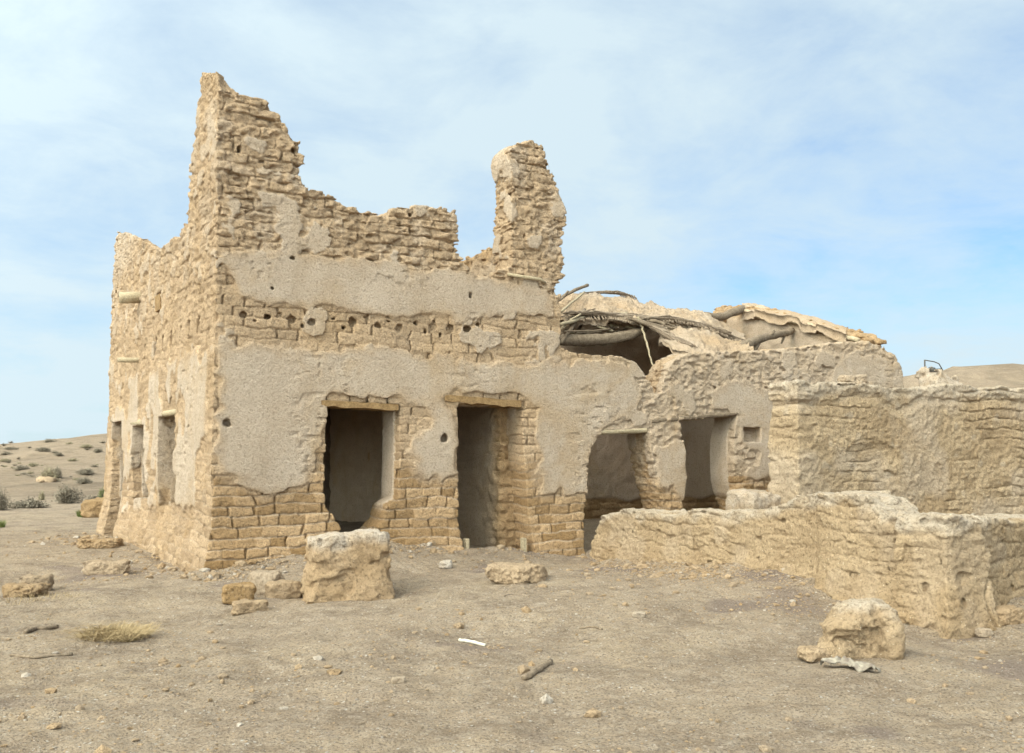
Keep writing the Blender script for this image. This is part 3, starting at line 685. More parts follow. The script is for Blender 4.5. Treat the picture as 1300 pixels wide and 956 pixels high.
mb = MB(); path = smooth_path([col3(*p) for p in ((810, 402, 1.75), (815, 415, 1.7), (822, 440, 1.5), (829, 466, 1.2), (838, 490, 0.8))], 5, .012); mb.tube(path, np.linspace(.026, .012, len(path)), 6, .2); mb.build('hanging_twig', M['pale_wood'], rf)
# ------------------------------------------------------------------ YARD WALLS
W0 = at_z(757, 712, 0.0); W1 = at_z(1212, 806, 0.0)
DU = (W1 - W0) / np.linalg.norm(W1 - W0); DV = np.array([-DU[1], DU[0], 0.0])     # DV points away from the viewer's side
if DV[0] < 0: DV = -DV
DR = np.array([0.70, 0.714, 0.0]); DR /= np.linalg.norm(DR); DRN = np.array([-DR[1], DR[0], 0.0])
LOWTOP = [(757, 672), (762, 658), (772, 652), (800, 646), (820, 650), (850, 652), (872, 647), (905, 650), (950, 651), (985, 643), (1010, 633), (1050, 628), (1080, 627), (1112, 632), (1122, 645), (1128, 656), (1150, 657), (1180, 659), (1205, 660), (1214, 662)]
_lt = []
for x, y in LOWTOP:
    p = on_plane(x, y, W0, DV); _lt.append(((p - W0) @ DU, p[2]))
LU, LZ = np.array([q[0] for q in _lt]), np.array([q[1] for q in _lt]); ULEN = float(np.linalg.norm(W1 - W0))
def low_uv(x, y):
    qx, qy = x - W0[0], y - W0[1]; u = qx * DU[0] + qy * DU[1]; v = qx * DV[0] + qy * DV[1]
    rx, ry = x - W1[0], y - W1[1]; return u, v, rx * DR[0] + ry * DR[1], rx * DRN[0] + ry * DRN[1]
def low_base(x, y, z):
    u, v, r, rn = low_uv(x, y)
    top = np.interp(u, LU, LZ); fl = 0.10 * sstep(0.6, 0.0, z)
    step = 0.10 * sstep(ULEN - 1.75, ULEN - 1.60, u)
    w = 0.42
    a = np.maximum.reduce([-v - fl - step, v - w, z - top, -u - fl * .5, u - ULEN - 0.02 - fl])
    tr = 1.00 - 0.04 * r + 0.03 * np.sin(r * 3)
    c = np.maximum.reduce([-rn - fl, rn - 0.5, z - tr, -r - 0.05, r - 5.0])
    k = 0.06; h = np.clip(0.5 + 0.5 * (c - a) / k, 0, 1)
    return c * (1 - h) + a * h - k * h * (1 - h)
def low_full(x, y, z, d):
    u, v, r, rn = low_uv(x, y)
    c0 = noise(x, y, z, 1.7, 91); c1 = noise(x, y, z * 1.6, 6.0, 92); c3 = noise(x, y, z, 32, 94); c2 = noise(x, y, z * 1.8, 16.0, 93)
    t1 = terr(noise(x, y, z * 2.2, 3.6, 87), 3); t2 = terr(noise(x, y, z * 2.0, 8.0, 88), 2.5); t3 = terr(noise(x, y, z * 1.8, 17.0, 89), 2)
    crack = np.exp(-((u - (ULEN - 1.68) + 0.05 * np.sin(z * 9)) / 0.016) ** 2) * 0.12
    crk2 = np.exp(-((r - 0.35 + 0.08 * np.sin(z * 7)) / 0.014) ** 2) * sstep(0.0, -0.15, rn - 0.12) * 0.09
    pit = sstep(0.58, 0.66, noise(x, y, z, 8.5, 95)) * 0.04
    bed, head, hj, hv, hw = bricks(np.where(r > .2, r, u), z, x, y, 0.14, 0.36, 0.014, 21, 1.3)
    show = sstep(-.2, .2, noise(x, y, z, 1.3, 99)) * .017
    top = sstep(0.3, 0.05, np.interp(u, LU, LZ) - z)
    return d + 0.016 * c0 + (0.005 + .016 * top) * t1 + (0.007 + .012 * top) * t2 + 0.009 * t3 + 0.007 * c2 + 0.008 * c3 + show * np.maximum(1 - bed, (1 - head) * .8 * (hj > 0)) - .006 * hv + crack + crk2 + pit
lo = np.minimum(np.minimum(W0, W1), W1 + DR * 5) - 0.6; hi = np.maximum(np.maximum(W0, W1), W1 + DR * 5 + DRN * .5) + 0.7
V, Q = sdf_mesh(low_base, low_full, (lo[0], lo[1], -0.45), (hi[0], hi[1], 1.6), 0.015)
u, v_, r_, rn_ = low_uv(V[:, 0], V[:, 1])
x, y, z = V.T
tp = np.where((rn_ < 0.55) & (r_ > 0.3), 0.98, np.interp(u, LU, LZ))
wh = sstep(0.14, 0.02, tp - z + 0.08 * noise(x, y, z, 5, 97)) * 0.95
mk = np.stack([0.35 * sstep(0, .4, noise(x, y, z, 3, 96)), np.clip(.3 + .3 * noise(x, y, z, 4, 98), 0, 1), wh, np.clip(sstep(0.5, 0.05, z) * .7 + .25, 0, 1)], 1)
lw = new_mesh('low_yard_wall', V, Q, M['yard'], None, True, mk)
tag(lw, 'low knee-high yellowish mud wall turning a corner in front of the taller one', 'yard wall')
# tall yard wall
TW0 = at_y(1012, 484, 13.5); TW0[2] = 0
TTOP = [(1005, 487), (1014, 483), (1030, 486), (1060, 488), (1090, 490), (1120, 492), (1150, 493), (1180, 493), (1200, 490), (1222, 489), (1245, 494), (1275, 492), (1300, 494), (1340, 497), (1400, 500)]
_tt = []
for xx, yy in TTOP:
    p = on_plane(xx, yy, TW0, EN); _tt.append(((p - TW0) @ ES, p[2]))
TU, TZ = np.array([q[0] for q in _tt]), np.array([q[1] for q in _tt])
def tall_uv(x, y):
    qx, qy = x - TW0[0], y - TW0[1]; return qx * ES[0] + qy * ES[1], qx * EN[0] + qy * EN[1]
# built in wall coordinates (u along, v depth)
def tall_base(u, v, z):
    top = np.interp(u, TU, TZ); fl = 0.08 * sstep(1.0, 0.0, z)
    return np.maximum.reduce([-v - fl, v - 0.52, z - top, -u - fl * .5, u - 7.0])
def tall_full(u, v, z, d):
    bed, head, hj, hv, hw = bricks(np.where(u < 0.08, -v, u), z, u, v, 0.15, 0.34, 0.016, 12, 0.7); j = np.minimum(bed, np.where(hj > -.2, head, 1))
    c0 = noise(u, v, z, 1.8, 101); c3 = noise(u, v, z, 31, 104); c1 = noise(u, v, z * 1.4, 6.0, 102); c2 = noise(u, v, z, 15.0, 103)
    t1 = terr(noise(u, v, z * 2.4, 3.0, 111), 3); t2 = terr(noise(u, v, z * 2.1, 7.5, 112), 2.5); t3 = terr(noise(u, v, z * 1.7, 16.0, 113), 2)
    show = sstep(-0.05, 0.2, fbm(u, v, z, 1.1, 3, 105))
    top = np.interp(u, TU, TZ)
    tz = sstep(.30, .05, top - z); cap = sstep(.02, .05, top - z - .15 - .10 * c0 - .05 * c1) * sstep(.20, .06, top - z - .16 - .1 * c0) * .028
    lumps = sstep(0.5, 0.58, noise(u, v, z, 13, 106)) * 0.014
    scar = sstep(0.06, 0.0, np.hypot((u - 1.45) / 1.2, (z - 1.5 - 0.08 * c0) * 1.6) - 0.4 + 0.25 * c1) * 0.022 * (z < 1.75 + .1 * c1)
    end = sstep(0.5, 0.0, u)
    return d + show * np.maximum((1 - bed) * 0.014, (1 - j) * .024) - show * .008 * hv + 0.022 * c0 + (.004 + .014 * tz + .010 * end) * t1 + (.006 + .014 * tz + .008 * end) * t2 + .009 * t3 + .006 * c2 + .008 * c3 + cap - lumps + scar
V, Q = sdf_mesh(tall_base, tall_full, (-0.3, -0.3, -0.4), (7.2, 0.8, 3.1), 0.016)
u, v_, z = V.T
tp = np.interp(u, TU, TZ)
_, _, _, hv, _ = bricks(u, z, u, v_, 0.15, 0.34, 0.016, 12, 0.7)
mk = np.stack([0.7 * sstep(-.1, .3, fbm(u, v_, z, 1.4, 3, 107)), np.clip(.35 + .35 * hv, 0, 1), np.clip(0.85 * sstep(0.24, 0.03, tp - z + .1 * noise(u, v_, z, 4, 108)) + .5 * sstep(.45, .65, noise(u, v_, z, 7, 109)) + 0.08 * (u < .05), 0, 1), np.clip(.2 + .4 * noise(u, v_, z, 1.3, 110) + .4 * sstep(1.0, .3, z), 0, 1)], 1)
tw = new_mesh('tall_yard_wall', V, Q, M['yard'], None, True, mk); tw.location = TW0; tw.rotation_euler = (0, 0, ANG)
tag(tw, 'head-high pebbly mud wall with a pale crumbling cap and loose stones on top', 'yard wall')
# ------------------------------------------------------------------ GROUND
ctrl = []
def cw(px, py, n=-0.12):                                       # foot of the front wall
    s, z = front(px, py, n); p = from_b(s, n, z); ctrl.append((p[0], p[1], p[2]))
for a in ((275, 733), (300, 723), (340, 713), (375, 706), (440, 695), (480, 692), (530, 698), (580, 704), (640, 700), (690, 707), (735, 709)): cw(*a)
for a in ((255, 731), (232, 722), (205, 709), (180, 697), (155, 688), (136, 681)):
    n, z = side(a[0], a[1], -0.12); p = from_b(-0.12, n, z); ctrl.append(tuple(p))
for s, n, z in ((1.5, 1, .3), (2, 2, .2), (3.5, 1.2, .15), (4.2, .8, .12), (2.5, 5, .22), (4, 5, .2), (1, 6, .2), (6, .5, .0), (6, 2, .1), (8, 1.5, .25), (8, 3, .25), (11, 2, .4), (9.5, -.6, .45), (8.2, -.5, .4), (7.2, -.6, .2), (11.5, -.8, .45)):
    ctrl.append(tuple(from_b(s, n, z)))
def cu(u, v, z): p = W0 + DU * u + DV * v; ctrl.append((p[0], p[1], z))
for u, z in ((0, 0.0), (1, .05), (2, .12), (3, .22), (3.8, .27), (4.6, .22), (5.4, .12), (6.2, .03), (6.7, 0.0)): cu(u, -0.12, z)
for u, z in ((1, .3), (3, .35), (5, .3)): cu(u, .9, z)
for r in (.6, 1.5, 3): p = W1 + DR * r - DRN * .15; ctrl.append((p[0], p[1], .0 + .14 * min(r, 2)))
p = W1 + DR * 1.8 - DRN * 1.5; ctrl.append((p[0], p[1], .1))
for x, y, z in ((0, 5.5, 0), (2, 6, 0), (-2, 6, 0), (-4, 8, 0), (4, 6, 0), (6, 7, .02), (-6, 12, 0), (-8, 16, 0), (0.0, 10.2, .12), (0.8, 11.4, .2), (1.2, 10, .16), (-0.6, 12.3, .12), (.4, 13.4, .03), (2.0, 9.0, .12), (1.6, 12.2, .15), (-2, 10.4, .05), (-3, 9, .0), (0, 8, .04), (2, 7.5, .03)): ctrl.append((x, y, z))
CT = np.array(ctrl)
HK = np.array([-2.0, -0.9, -0.52, -0.46, -0.40, 0.0, 0.3, 0.39, 0.44, 0.5, 0.55, 0.9, 2.0]); HZ = np.array([1.4, 1.8, 2.35, 2.9, 3.35, 3.3, 4.2, 5.7, 6.2, 6.5, 6.3, 6.0, 5.0])
def ground_z(x, y, detail=True):
    x = np.asarray(x, float); y = np.asarray(y, float)
    num = np.zeros_like(x); den = np.full_like(x, 0.0004)
    for cx, cy, cz in CT:
        d2 = (x - cx) ** 2 + (y - cy) ** 2; w = 1 / (d2 + 0.12) ** 2; num += w * cz; den += w
    z = num / den
    k = np.where(y > 4, x / np.maximum(y, 4), 0)
    H = np.interp(k, HK, HZ); right = sstep(0.1, 0.36, k)
    rs = 33 - 3 * right; rc = 100 - 42 * right
    rise = sstep(rs, rc, y) ** 0.8 * sstep(rc * 5, rc * 1.3, y)
    rel = sstep(30, 50, y) * sstep(rc * 1.25, rc * .85, y)
    z = z + rise * H + rel * (0.5 * fbm(x, y, x * 0, 0.09, 4, 120) + 0.30 * fbm(x, y, x * 0, 0.4, 4, 121) + .12 * terr(noise(x, y, x * 0, .9, 119), 2.5)) * (0.9 + 0.5 * right)
    z = z + right * sstep(30, 36, y) * sstep(48, 40, y) * 1.1 * np.maximum(0, fbm(x, y, x * 0, 0.16, 3, 125) + .25)
    if detail:
        near = sstep(40, 20, np.hypot(x, y))
        z = z + near * (0.05 * fbm(x, y, x * 0, 0.7, 3, 122) + 0.026 * fbm(x, y, x * 0, 3.4, 3, 123) + 0.012 * fbm(x, y, x * 0, 11, 2, 124) + 0.016 * terr(noise(x, y, x * 0, 2.3, 126), 3) + 0.012 * terr(noise(x, y, x * 0, 6.0, 127), 2.5) * sstep(-.2, .3, noise(x, y, x * 0, .7, 128)))
        fs = (x - CORNER[0]) * ES[0] + (y - CORNER[1]) * ES[1]; fn = (x - CORNER[0]) * EN[0] + (y - CORNER[1]) * EN[1]
        dfr = np.where((fs > -.3) & (fs < 5.9), -fn, np.where((fn > -.3) & (fn < 9), -fs, 9)); dfr = np.where(dfr < 0, 9, dfr)
        lu = (x - W0[0]) * DU[0] + (y - W0[1]) * DU[1]; lv = -((x - W0[0]) * DV[0] + (y - W0[1]) * DV[1]); dlw = np.where((lu > -.2) & (lu < ULEN) & (lv > 0), lv, 9)
        z = z + 0.07 * np.exp(-(np.minimum(dfr, dlw) / .28) ** 2) * (1 + .9 * fbm(x, y, x * 0, 2.2, 3, 129))
    return z
def gz(x, y): return float(ground_z(np.array([x]), np.array([y]))[0])
def axis(lo, hi, step, far_lo, far_hi, g):
    a = list(np.arange(lo, hi, step)); s = step
    while a[-1] < far_hi: s *= g; a.append(a[-1] + s)
    s = step; pre = []; x = lo
    while x > far_lo: s *= g; x -= s; pre.append(x)
    return np.array(pre[::-1] + a)
ax_ = axis(-6.0, 6.2, 0.03, -2500, 2500, 1.045); ay_ = axis(5.0, 14.5, 0.03, -60, 3000, 1.02)
GX, GY = np.meshgrid(ax_, ay_, indexing='ij'); GZ = ground_z(GX.ravel(), GY.ravel())
gV = np.stack([GX.ravel(), GY.ravel(), GZ], 1); nyy = len(ay_)
I, J = np.meshgrid(np.arange(len(ax_) - 1), np.arange(nyy - 1), indexing='ij'); k = (I * nyy + J).ravel()
gQ = np.stack([k, k + nyy, k + nyy + 1, k + 1], 1)
gx, gy = gV[:, 0], gV[:, 1]
red = sstep(0.15, 0.5, fbm(gx, gy, gx * 0, 1.3, 3, 130) + 0.5 * np.exp(-(((gx - 0.6) / 1.8) ** 2 + ((gy - 12.6) / .8) ** 2)) + .45 * np.exp(-(((gx - 3.0) / 1.3) ** 2 + ((gy - 10.3) / .8) ** 2)) - .12) * sstep(20, 15, gy) * .95
hil = sstep(31, 40, gy)
gm = np.stack([red, hil * (0.55 + .45 * fbm(gx, gy, gx * 0, .15, 3, 131)), 0 * gx, 0 * gx + 1], 1)
far = gV[gQ].mean(1)[:, 1] > 34
for nm, sel in (('ground', ~far), ('hills', far)):
    q = gQ[sel]; us, inv = np.unique(q.ravel(), return_inverse=True)
    struct(new_mesh(nm, gV[us], inv.reshape(q.shape), M['ground'], None, True, gm[us]))
# ------------------------------------------------------------------ LOOSE THINGS ON THE GROUND
def lump(name, loc, size, seed, h, rz=0.0, boxy=0.6, rough=0.12, mask=(0.2, 0.4, 0.3, 0.4), topwhite=0.0, label=None, cat='stone', group=None, mat='rock', extra=None, sink=0.15, pits=0.0):
    sx, sy, sz = size
    def base(x, y, z):
        q = np.stack([np.abs(x) / sx, np.abs(y) / sy, np.abs(z - sz * (1 - sink)) / sz]); p = 2 + 8 * boxy
        r = (q ** p).sum(0) ** (1 / p); d = (r - 1) * min(sx, sy, sz)
        if extra is not None: d = extra(x, y, z, d)
        return d
    mn = min(sx, sy, sz)
    def full(x, y, z, d):
        return d + mn * rough * (1.2 * noise(x, y, z, .45 / mn, seed) + 1.1 * terr(noise(x, y, z, .9 / mn, seed + 1), 2.2) + .6 * terr(noise(x, y, z * 1.5, 2.2 / mn, seed + 2), 2) + .3 * noise(x, y, z, 6.5 / mn, seed + 3)) + pits * sstep(.35, .45, noise(x, y, z * 1.5, 8, seed + 4)) + pits * .6 * terr(noise(x, y, z * 1.7, 14, seed + 6), 2) + pits * .25 * noise(x, y, z, 30, seed + 7)
    e = mn * .9
    V, Q = sdf_mesh(base, full, (-sx - e, -sy - e, -sz * sink - e), (sx + e, sy + e, sz * (2 - sink) + e), h, 16 if h < .012 else 32)
    mk = np.tile(np.array(mask, float), (len(V), 1)); zt = V[:, 2] / (sz * (2 - sink))
    nz = noise(V[:, 0], V[:, 1], V[:, 2], 1.5 / mn, seed + 5)
    mk[:, 2] = np.clip(mask[2] * .6 + topwhite * sstep(.72, .88, zt + .12 * nz), 0, 1); mk[:, 1] = np.clip(mk[:, 1] + .3 * nz, 0, 1)
    o = new_mesh(name, V, Q, M[mat], None, True, mk); o.location = (loc[0], loc[1], loc[2]); o.rotation_euler = (0, 0, rz)
    if label: tag(o, label, cat, group)
    return o
def on_ground(px, py):
    z = 0.0
    for _ in range(12):
        p = at_z(px, py, z); z = gz(p[0], p[1])
    return np.array([p[0], p[1], z])
# stump of a mud pillar
p = on_ground(434, 762); p = p + np.array([0, .28, 0]); p[2] = gz(p[0], p[1])
def stump_cut(x, y, z, d):
    d = d - .05 * sstep(.35, .0, z) + .03 * sstep(.2, .6, noise(x, y, z, 5, 301))
    return np.maximum(d, (z - (0.66 + 0.07 * x - .06 * y + .05 * noise(x, y, z * 0, 4, 302))) * .9)
lump('mud_brick_stump', p, (0.40, 0.35, 0.44), 300, 0.014, R(18), .75, .07, (0.1, 0.35, 0.1, 0.8), 0.7, 'squat mud-brick stump with a lime-white top in front of the first doorway', 'pillar stump', None, 'rock', stump_cut, .3, .02)
# big eroded lump by the low wall
p = on_ground(1108, 836); p = p + np.array([.0, .18, 0]); p[2] = gz(p[0], p[1])
def smin(a, b, k):
    h = np.clip(0.5 + 0.5 * (b - a) / k, 0, 1); return b * (1 - h) + a * h - k * h * (1 - h)
def ell(x, y, z, c, r):
    q = np.sqrt(((x - c[0]) / r[0]) ** 2 + ((y - c[1]) / r[1]) ** 2 + ((z - c[2]) / r[2]) ** 2); return (q - 1) * min(r)
def hollowed(x, y, z, d):
    z = z / .88
    b = ell(x, y, z, (-.02, .08, .16), (.33, .27, .36))
    b = smin(b, ell(x, y, z, (-.20, -.12, .33), (.18, .13, .075)), .06)
    b = smin(b, ell(x, y, z, (.02, -.02, .46), (.20, .16, .10)), .10)
    b = smin(b, ell(x, y, z, (.23, -.16, .20), (.10, .12, .25)), .07)
    b = smin(b, ell(x, y, z, (-.30, -.10, .05), (.15, .14, .17)), .08)
    return np.maximum(b, -ell(x, y, z, (-.02, -.30, .13), (.16, .15, .19)))
lump('eroded_mud_boulder', p, (0.36, 0.34, 0.28), 320, 0.011, R(-6), .45, .06, (0.1, 0.35, 0.1, 0.8), .8, 'big hollowed yellow mud boulder lying before the low wall corner', 'boulder', None, 'yard', hollowed, .2, .018).scale = (.78, .78, .84)
STONES = [  # px base, size (half extents), rz, boxy, label, mask
    ((299, 768), (.155, .10, .10), .35, .7, 'rusty orange broken brick at the left end of the stones by the stump', (0, .0, 0, 1)),
    ((334, 756), (.19, .12, .135), -.5, .45, 'largest grey rounded stone leaning behind the others by the stump', (.9, .3, .1, .1)),
    ((356, 760), (.17, .10, .095), .5, .5, 'tan angular stone touching the left foot of the stump', (.4, .3, 0, .5)),
    ((316, 778), (.17, .075, .06), .55, .6, 'flat tan slab lying nearest the viewer among the stones by the stump', (.3, .4, 0, .5)),
    ((565, 723), (.085, .07, .06), .2, .2, 'small white round stone in front of the second doorway', (.3, .5, 1.6, 0)),
    ((656, 739), (.29, .20, .10), .1, .35, 'low flat-topped mud lump half buried on the mound before the second doorway', (.2, .4, .2, .4)),
    ((131, 729), (.25, .11, .085), .15, .5, 'long tan stone alone on the ground left of the side wall', (.3, .3, .3, .5)),
    ((40, 752), (.16, .12, .10), .3, .4, 'grey stone on the little rubble heap at the far left', (.7, .2, 0, .3)),
    ((22, 758), (.22, .12, .07), -.2, .4, 'brownish low stone at the foot of the far left rubble heap', (.3, .1, 0, .7)),
    ((122, 697), (.30, .13, .07), .1, .5, 'flat ochre slab beside the foot of the far side doorway', (.2, .3, 0, .8)),
    ((125, 657), (.45, .25, .22), .3, .5, 'dark brown rock standing behind the far end of the side wall', (.1, 0, 0, .9)),
    ((1284, 792), (.16, .10, .07), .4, .4, 'reddish tan clod to the right of the low wall corner', (.1, .3, .1, .7)),
    ((1252, 798), (.06, .05, .04), .4, .4, 'small pale pebble right of the low wall corner', (.4, .4, .6, .3)),
    ((470, 697), (.07, .05, .03), .2, .4, 'thin pale chip at the wall foot between the first two doorways', (.6, .6, .9, 0)),
    ((1000, 742), (.05, .04, .03), .2, .4, 'little pale stone below the long face of the low wall', (.5, .6, .8, .2)),
    ((505, 868), (.045, .03, .02), .2, .4, 'pale pebble on open ground below the stump', (.5, .6, .8, .2)),
    ((812, 780), (.05, .04, .025), .2, .4, 'light stone on the mound in the middle of the yard', (.5, .6, .7, .2)),
    ((1042, 840), (.14, .10, .05), .3, .3, 'brown clod under the torn white sheet', (.2, .4, .2, .7)),
]
for i, ((px, py), sz, rz, bx, lab, mk) in enumerate(STONES):
    p = on_ground(px, py); p[1] += sz[1]; p[2] = gz(p[0], p[1])
    lump('stone', p, sz, 400 + i * 9, max(.008, min(sz) * .11), rz, bx, .13 if sz[0] < .2 else .17, mk, 0, lab, 'stone', 'loose stones on the ground')
# blocks by the end of the tall wall and on top of it
p = at_y(958, 636, 13.9); g = gz(p[0], p[1])
lump('fallen_block', (p[0], p[1], g), (.30, .28, (p[2] + .07 - g) / 1.8), 600, .02, .5, .8, .1, (.3, .5, .4, .4), .3, 'large pale fallen block leaning at the left end of the tall wall', 'fallen block', sink=.1)
for i, (px, py, sz, lab) in enumerate(((1082, 490, (.17, .12, .05), 'flat bottom stone of the little pile on the tall wall'), (1083, 482, (.18, .10, .055), 'long pale stone lying on top of the little pile on the tall wall'), (1098, 489, (.09, .1, .07), 'round knobbly stone at the right of the little pile on the tall wall'))):
    q = on_plane(px, py, TW0 + EN * .25, EN)
    if i != 1: q[2] = float(np.interp((q - TW0) @ ES, TU, TZ)) - .01
    else: q[2] = float(np.interp((q - TW0) @ ES, TU, TZ)) + .075
    lump('stone', q, sz, 620 + i * 9, .014, .4, .4, .18, (.3, .5, .5, .3), 0, lab, 'stone', 'stones on the tall wall')
q = at_y(1195, 494, 17.5); g = gz(q[0], q[1])
lump('rubble_block', (q[0], q[1], g), (.32, .3, (q[2] + .10 - g) / 1.85), 650, .03, .3, .5, .16, (.2, .5, .5, .5), .3, 'pale broken block showing above the middle of the tall wall', 'rubble')
# ---- gravel (countless)
mb_v, mb_f = [], []
NP = 6500
ico_v = np.array([(0, 0, 1), (.89, 0, .45), (.28, .85, .45), (-.72, .53, .45), (-.72, -.53, .45), (.28, -.85, .45), (.72, .53, -.45), (-.28, .85, -.45), (-.89, 0, -.45), (-.28, -.85, -.45), (.72, -.53, -.45), (0, 0, -1)])
ico_f = np.array([(0, 1, 2), (0, 2, 3), (0, 3, 4), (0, 4, 5), (0, 5, 1), (1, 6, 2), (2, 7, 3), (3, 8, 4), (4, 9, 5), (5, 10, 1), (6, 7, 2), (7, 8, 3), (8, 9, 4), (9, 10, 5), (10, 6, 1), (11, 7, 6), (11, 8, 7), (11, 9, 8), (11, 10, 9), (11, 6, 10)])
rs = np.random.RandomState(5)
gxs, gys, grs = [], [], []
while len(gxs) < NP:
    if rs.rand() < .45:
        yv = 5.0 + 15 * rs.rand() ** 1.5; xv = yv * rs.uniform(-.56, .56)
    elif rs.rand() < .5:                                         # debris fallen along the wall feet
        q = from_b(rs.uniform(-1.2, 6), -abs(rs.normal(0, .55)) - .1, 0) if rs.rand() < .5 else from_b(-abs(rs.normal(0, .7)) - .1, rs.uniform(-.5, 9), 0); xv, yv = q[0], q[1]
    else:
        q = W0 + DU * rs.uniform(-.3, ULEN + .3) - DV * (abs(rs.normal(0, .5)) + .1); xv, yv = q[0], q[1]
    s_, n_, _ = to_b((xv, yv, 0))
    if s_ > -.05 and n_ > -.05: continue
    if fbm(np.array([xv]), np.array([yv]), np.array([0.]), .8, 2, 140)[0] + rs.uniform(-.25, .35) < 0: continue
    foot = (-.7 < n_ < 0 and -.5 < s_ < 6) or (-.7 < s_ < 0 and -.5 < n_ < 9)
    gxs.append(xv); gys.append(yv); grs.append(min(.085 if foot else .06, (.011 if foot else .0075) * (.75 + rs.pareto(2.6)) * (1 + .03 * yv)))
gxs, gys, grs = map(np.array, (gxs, gys, grs)); gzs = ground_z(gxs, gys)
PV = np.empty((NP, 12, 3)); 
for i in range(NP):
    a = rs.uniform(0, 6.28); c, s = math.cos(a), math.sin(a)
    q = ico_v * (1 + .28 * rs.uniform(-1, 1, (12, 1))) * np.array([1, rs.uniform(.6, 1), rs.uniform(.35, .75)]) * grs[i]
    PV[i] = np.stack([q[:, 0] * c - q[:, 1] * s, q[:, 0] * s + q[:, 1] * c, q[:, 2]], 1) + np.array([gxs[i], gys[i], gzs[i] + grs[i] * .2])
PF = (ico_f[None] + (np.arange(NP) * 12)[:, None, None]).reshape(-1, 3)
tn = np.repeat(rs.rand(NP, 1), 12, 1).ravel()
gm_ = np.stack([tn * .8, rs.rand(NP).repeat(12) * .8, (tn > .9) * .8, rs.rand(NP).repeat(12)], 1)
struct(new_mesh('gravel', PV.reshape(-1, 3), PF, M['rock'], None, False, gm_), 'stuff')
# ---- dry grass and shrubs
def blades(n, r, hgt, wid, lean=1.0, seed=0, base_r=.5):
    rr = random.Random(seed); mb = MB()
    for i in range(n):
        a = rr.uniform(0, 6.283); d = r * base_r * math.sqrt(rr.random()); x, y = d * math.cos(a), d * math.sin(a)
        a2 = a + rr.uniform(-2.2, 2.2); L = hgt * rr.uniform(.5, 1.1); ln = lean * rr.uniform(.2, 1.0) * (d / r + .35)
        p0 = np.array([x, y, -.02]); p1 = p0 + np.array([math.cos(a2) * L * ln * .4, math.sin(a2) * L * ln * .4, L * .6]); p2 = p1 + np.array([math.cos(a2) * L * ln * .6, math.sin(a2) * L * ln * .6, L * .4 * (1 - ln * .5)])
        w = wid * rr.uniform(.6, 1.3); sd = np.array([-math.sin(a2 + 1), math.cos(a2 + 1), rr.uniform(-.3, .3)]) * w
        mb.add([p0 - sd, p0 + sd, p1 + sd * .8, p1 - sd * .8, p2], [(0, 1, 2, 3), (3, 2, 4)])
    return mb
def bush(n, rx, hgt, seed, wid, leafy=0.0):
    """twiggy dome: branching twigs, optional small leaves"""
    rr = random.Random(seed); tw = MB(); lf = MB()
    for i in range(n):
        a = rr.uniform(0, 6.283); el = math.acos(rr.uniform(.02, 1)); d = np.array([math.sin(el) * math.cos(a), math.sin(el) * math.sin(a), math.cos(el)])
        L = rr.uniform(.55, 1.0) * (1 + .25 * math.sin(a * 3 + seed)); p0 = np.array([rr.uniform(-.15, .15) * rx, rr.uniform(-.15, .15) * rx, -.03]); tip = d * np.array([rx, rx, hgt]) * L
        mid = p0 * .5 + tip * .5 + np.array([rr.uniform(-.12, .12) * rx, rr.uniform(-.12, .12) * rx, rr.uniform(0, .15) * hgt])
        for (q0, q1, w0, w1) in ((p0, mid, wid, wid * .7), (mid, tip, wid * .7, wid * .25)):
            sd = np.array([-math.sin(a), math.cos(a), rr.uniform(-.4, .4)])
            tw.add([q0 - sd * w0, q0 + sd * w0, q1 + sd * w1, q1 - sd * w1], [(0, 1, 2, 3)])
        for k in range(3):
            t = rr.uniform(.3, 1); q = mid * (1 - t) + tip * t; e = q + np.array([rr.uniform(-1, 1) * rx, rr.uniform(-1, 1) * rx, rr.uniform(-.2, 1) * hgt]) * .2
            sd = np.array([rr.uniform(-1, 1), rr.uniform(-1, 1), rr.uniform(-1, 1)]) * wid * .5
            tw.add([q - sd, q + sd, e], [(0, 1, 2)])
            if rr.random() < leafy:
                for _ in range(2):
                    c = e + np.array([rr.gauss(0, .05) * rx, rr.gauss(0, .05) * rx, rr.gauss(0, .05) * hgt]); u_ = np.array([rr.uniform(-1, 1) for _ in range(3)]); v_ = np.array([rr.uniform(-1, 1) for _ in range(3)]); s_ = wid * 2.2
                    lf.add([c - u_ * s_, c + v_ * s_, c + u_ * s_, c - v_ * s_ * .6], [(0, 1, 2, 3)])
    return tw, lf
p = on_ground(137, 812); p[1] += .15; p[2] = gz(p[0], p[1])
o = blades(1300, .27, .15, .003, 2.6, 3, .95).build('dry_grass_tuft', M['straw'], None, False); o.location = p; tag(o, 'flattened clump of orange straw on the open ground at lower left', 'dry grass')
p = on_ground(45, 762); p[1] += .15; p[2] = gz(p[0], p[1])
o = blades(200, .4, .09, .003, 1.5, 5, .95).build('dry_grass_tuft', M['straw'], None, False); o.location = p; tag(o, 'sparse pale straw around the far left rubble heap', 'dry grass')
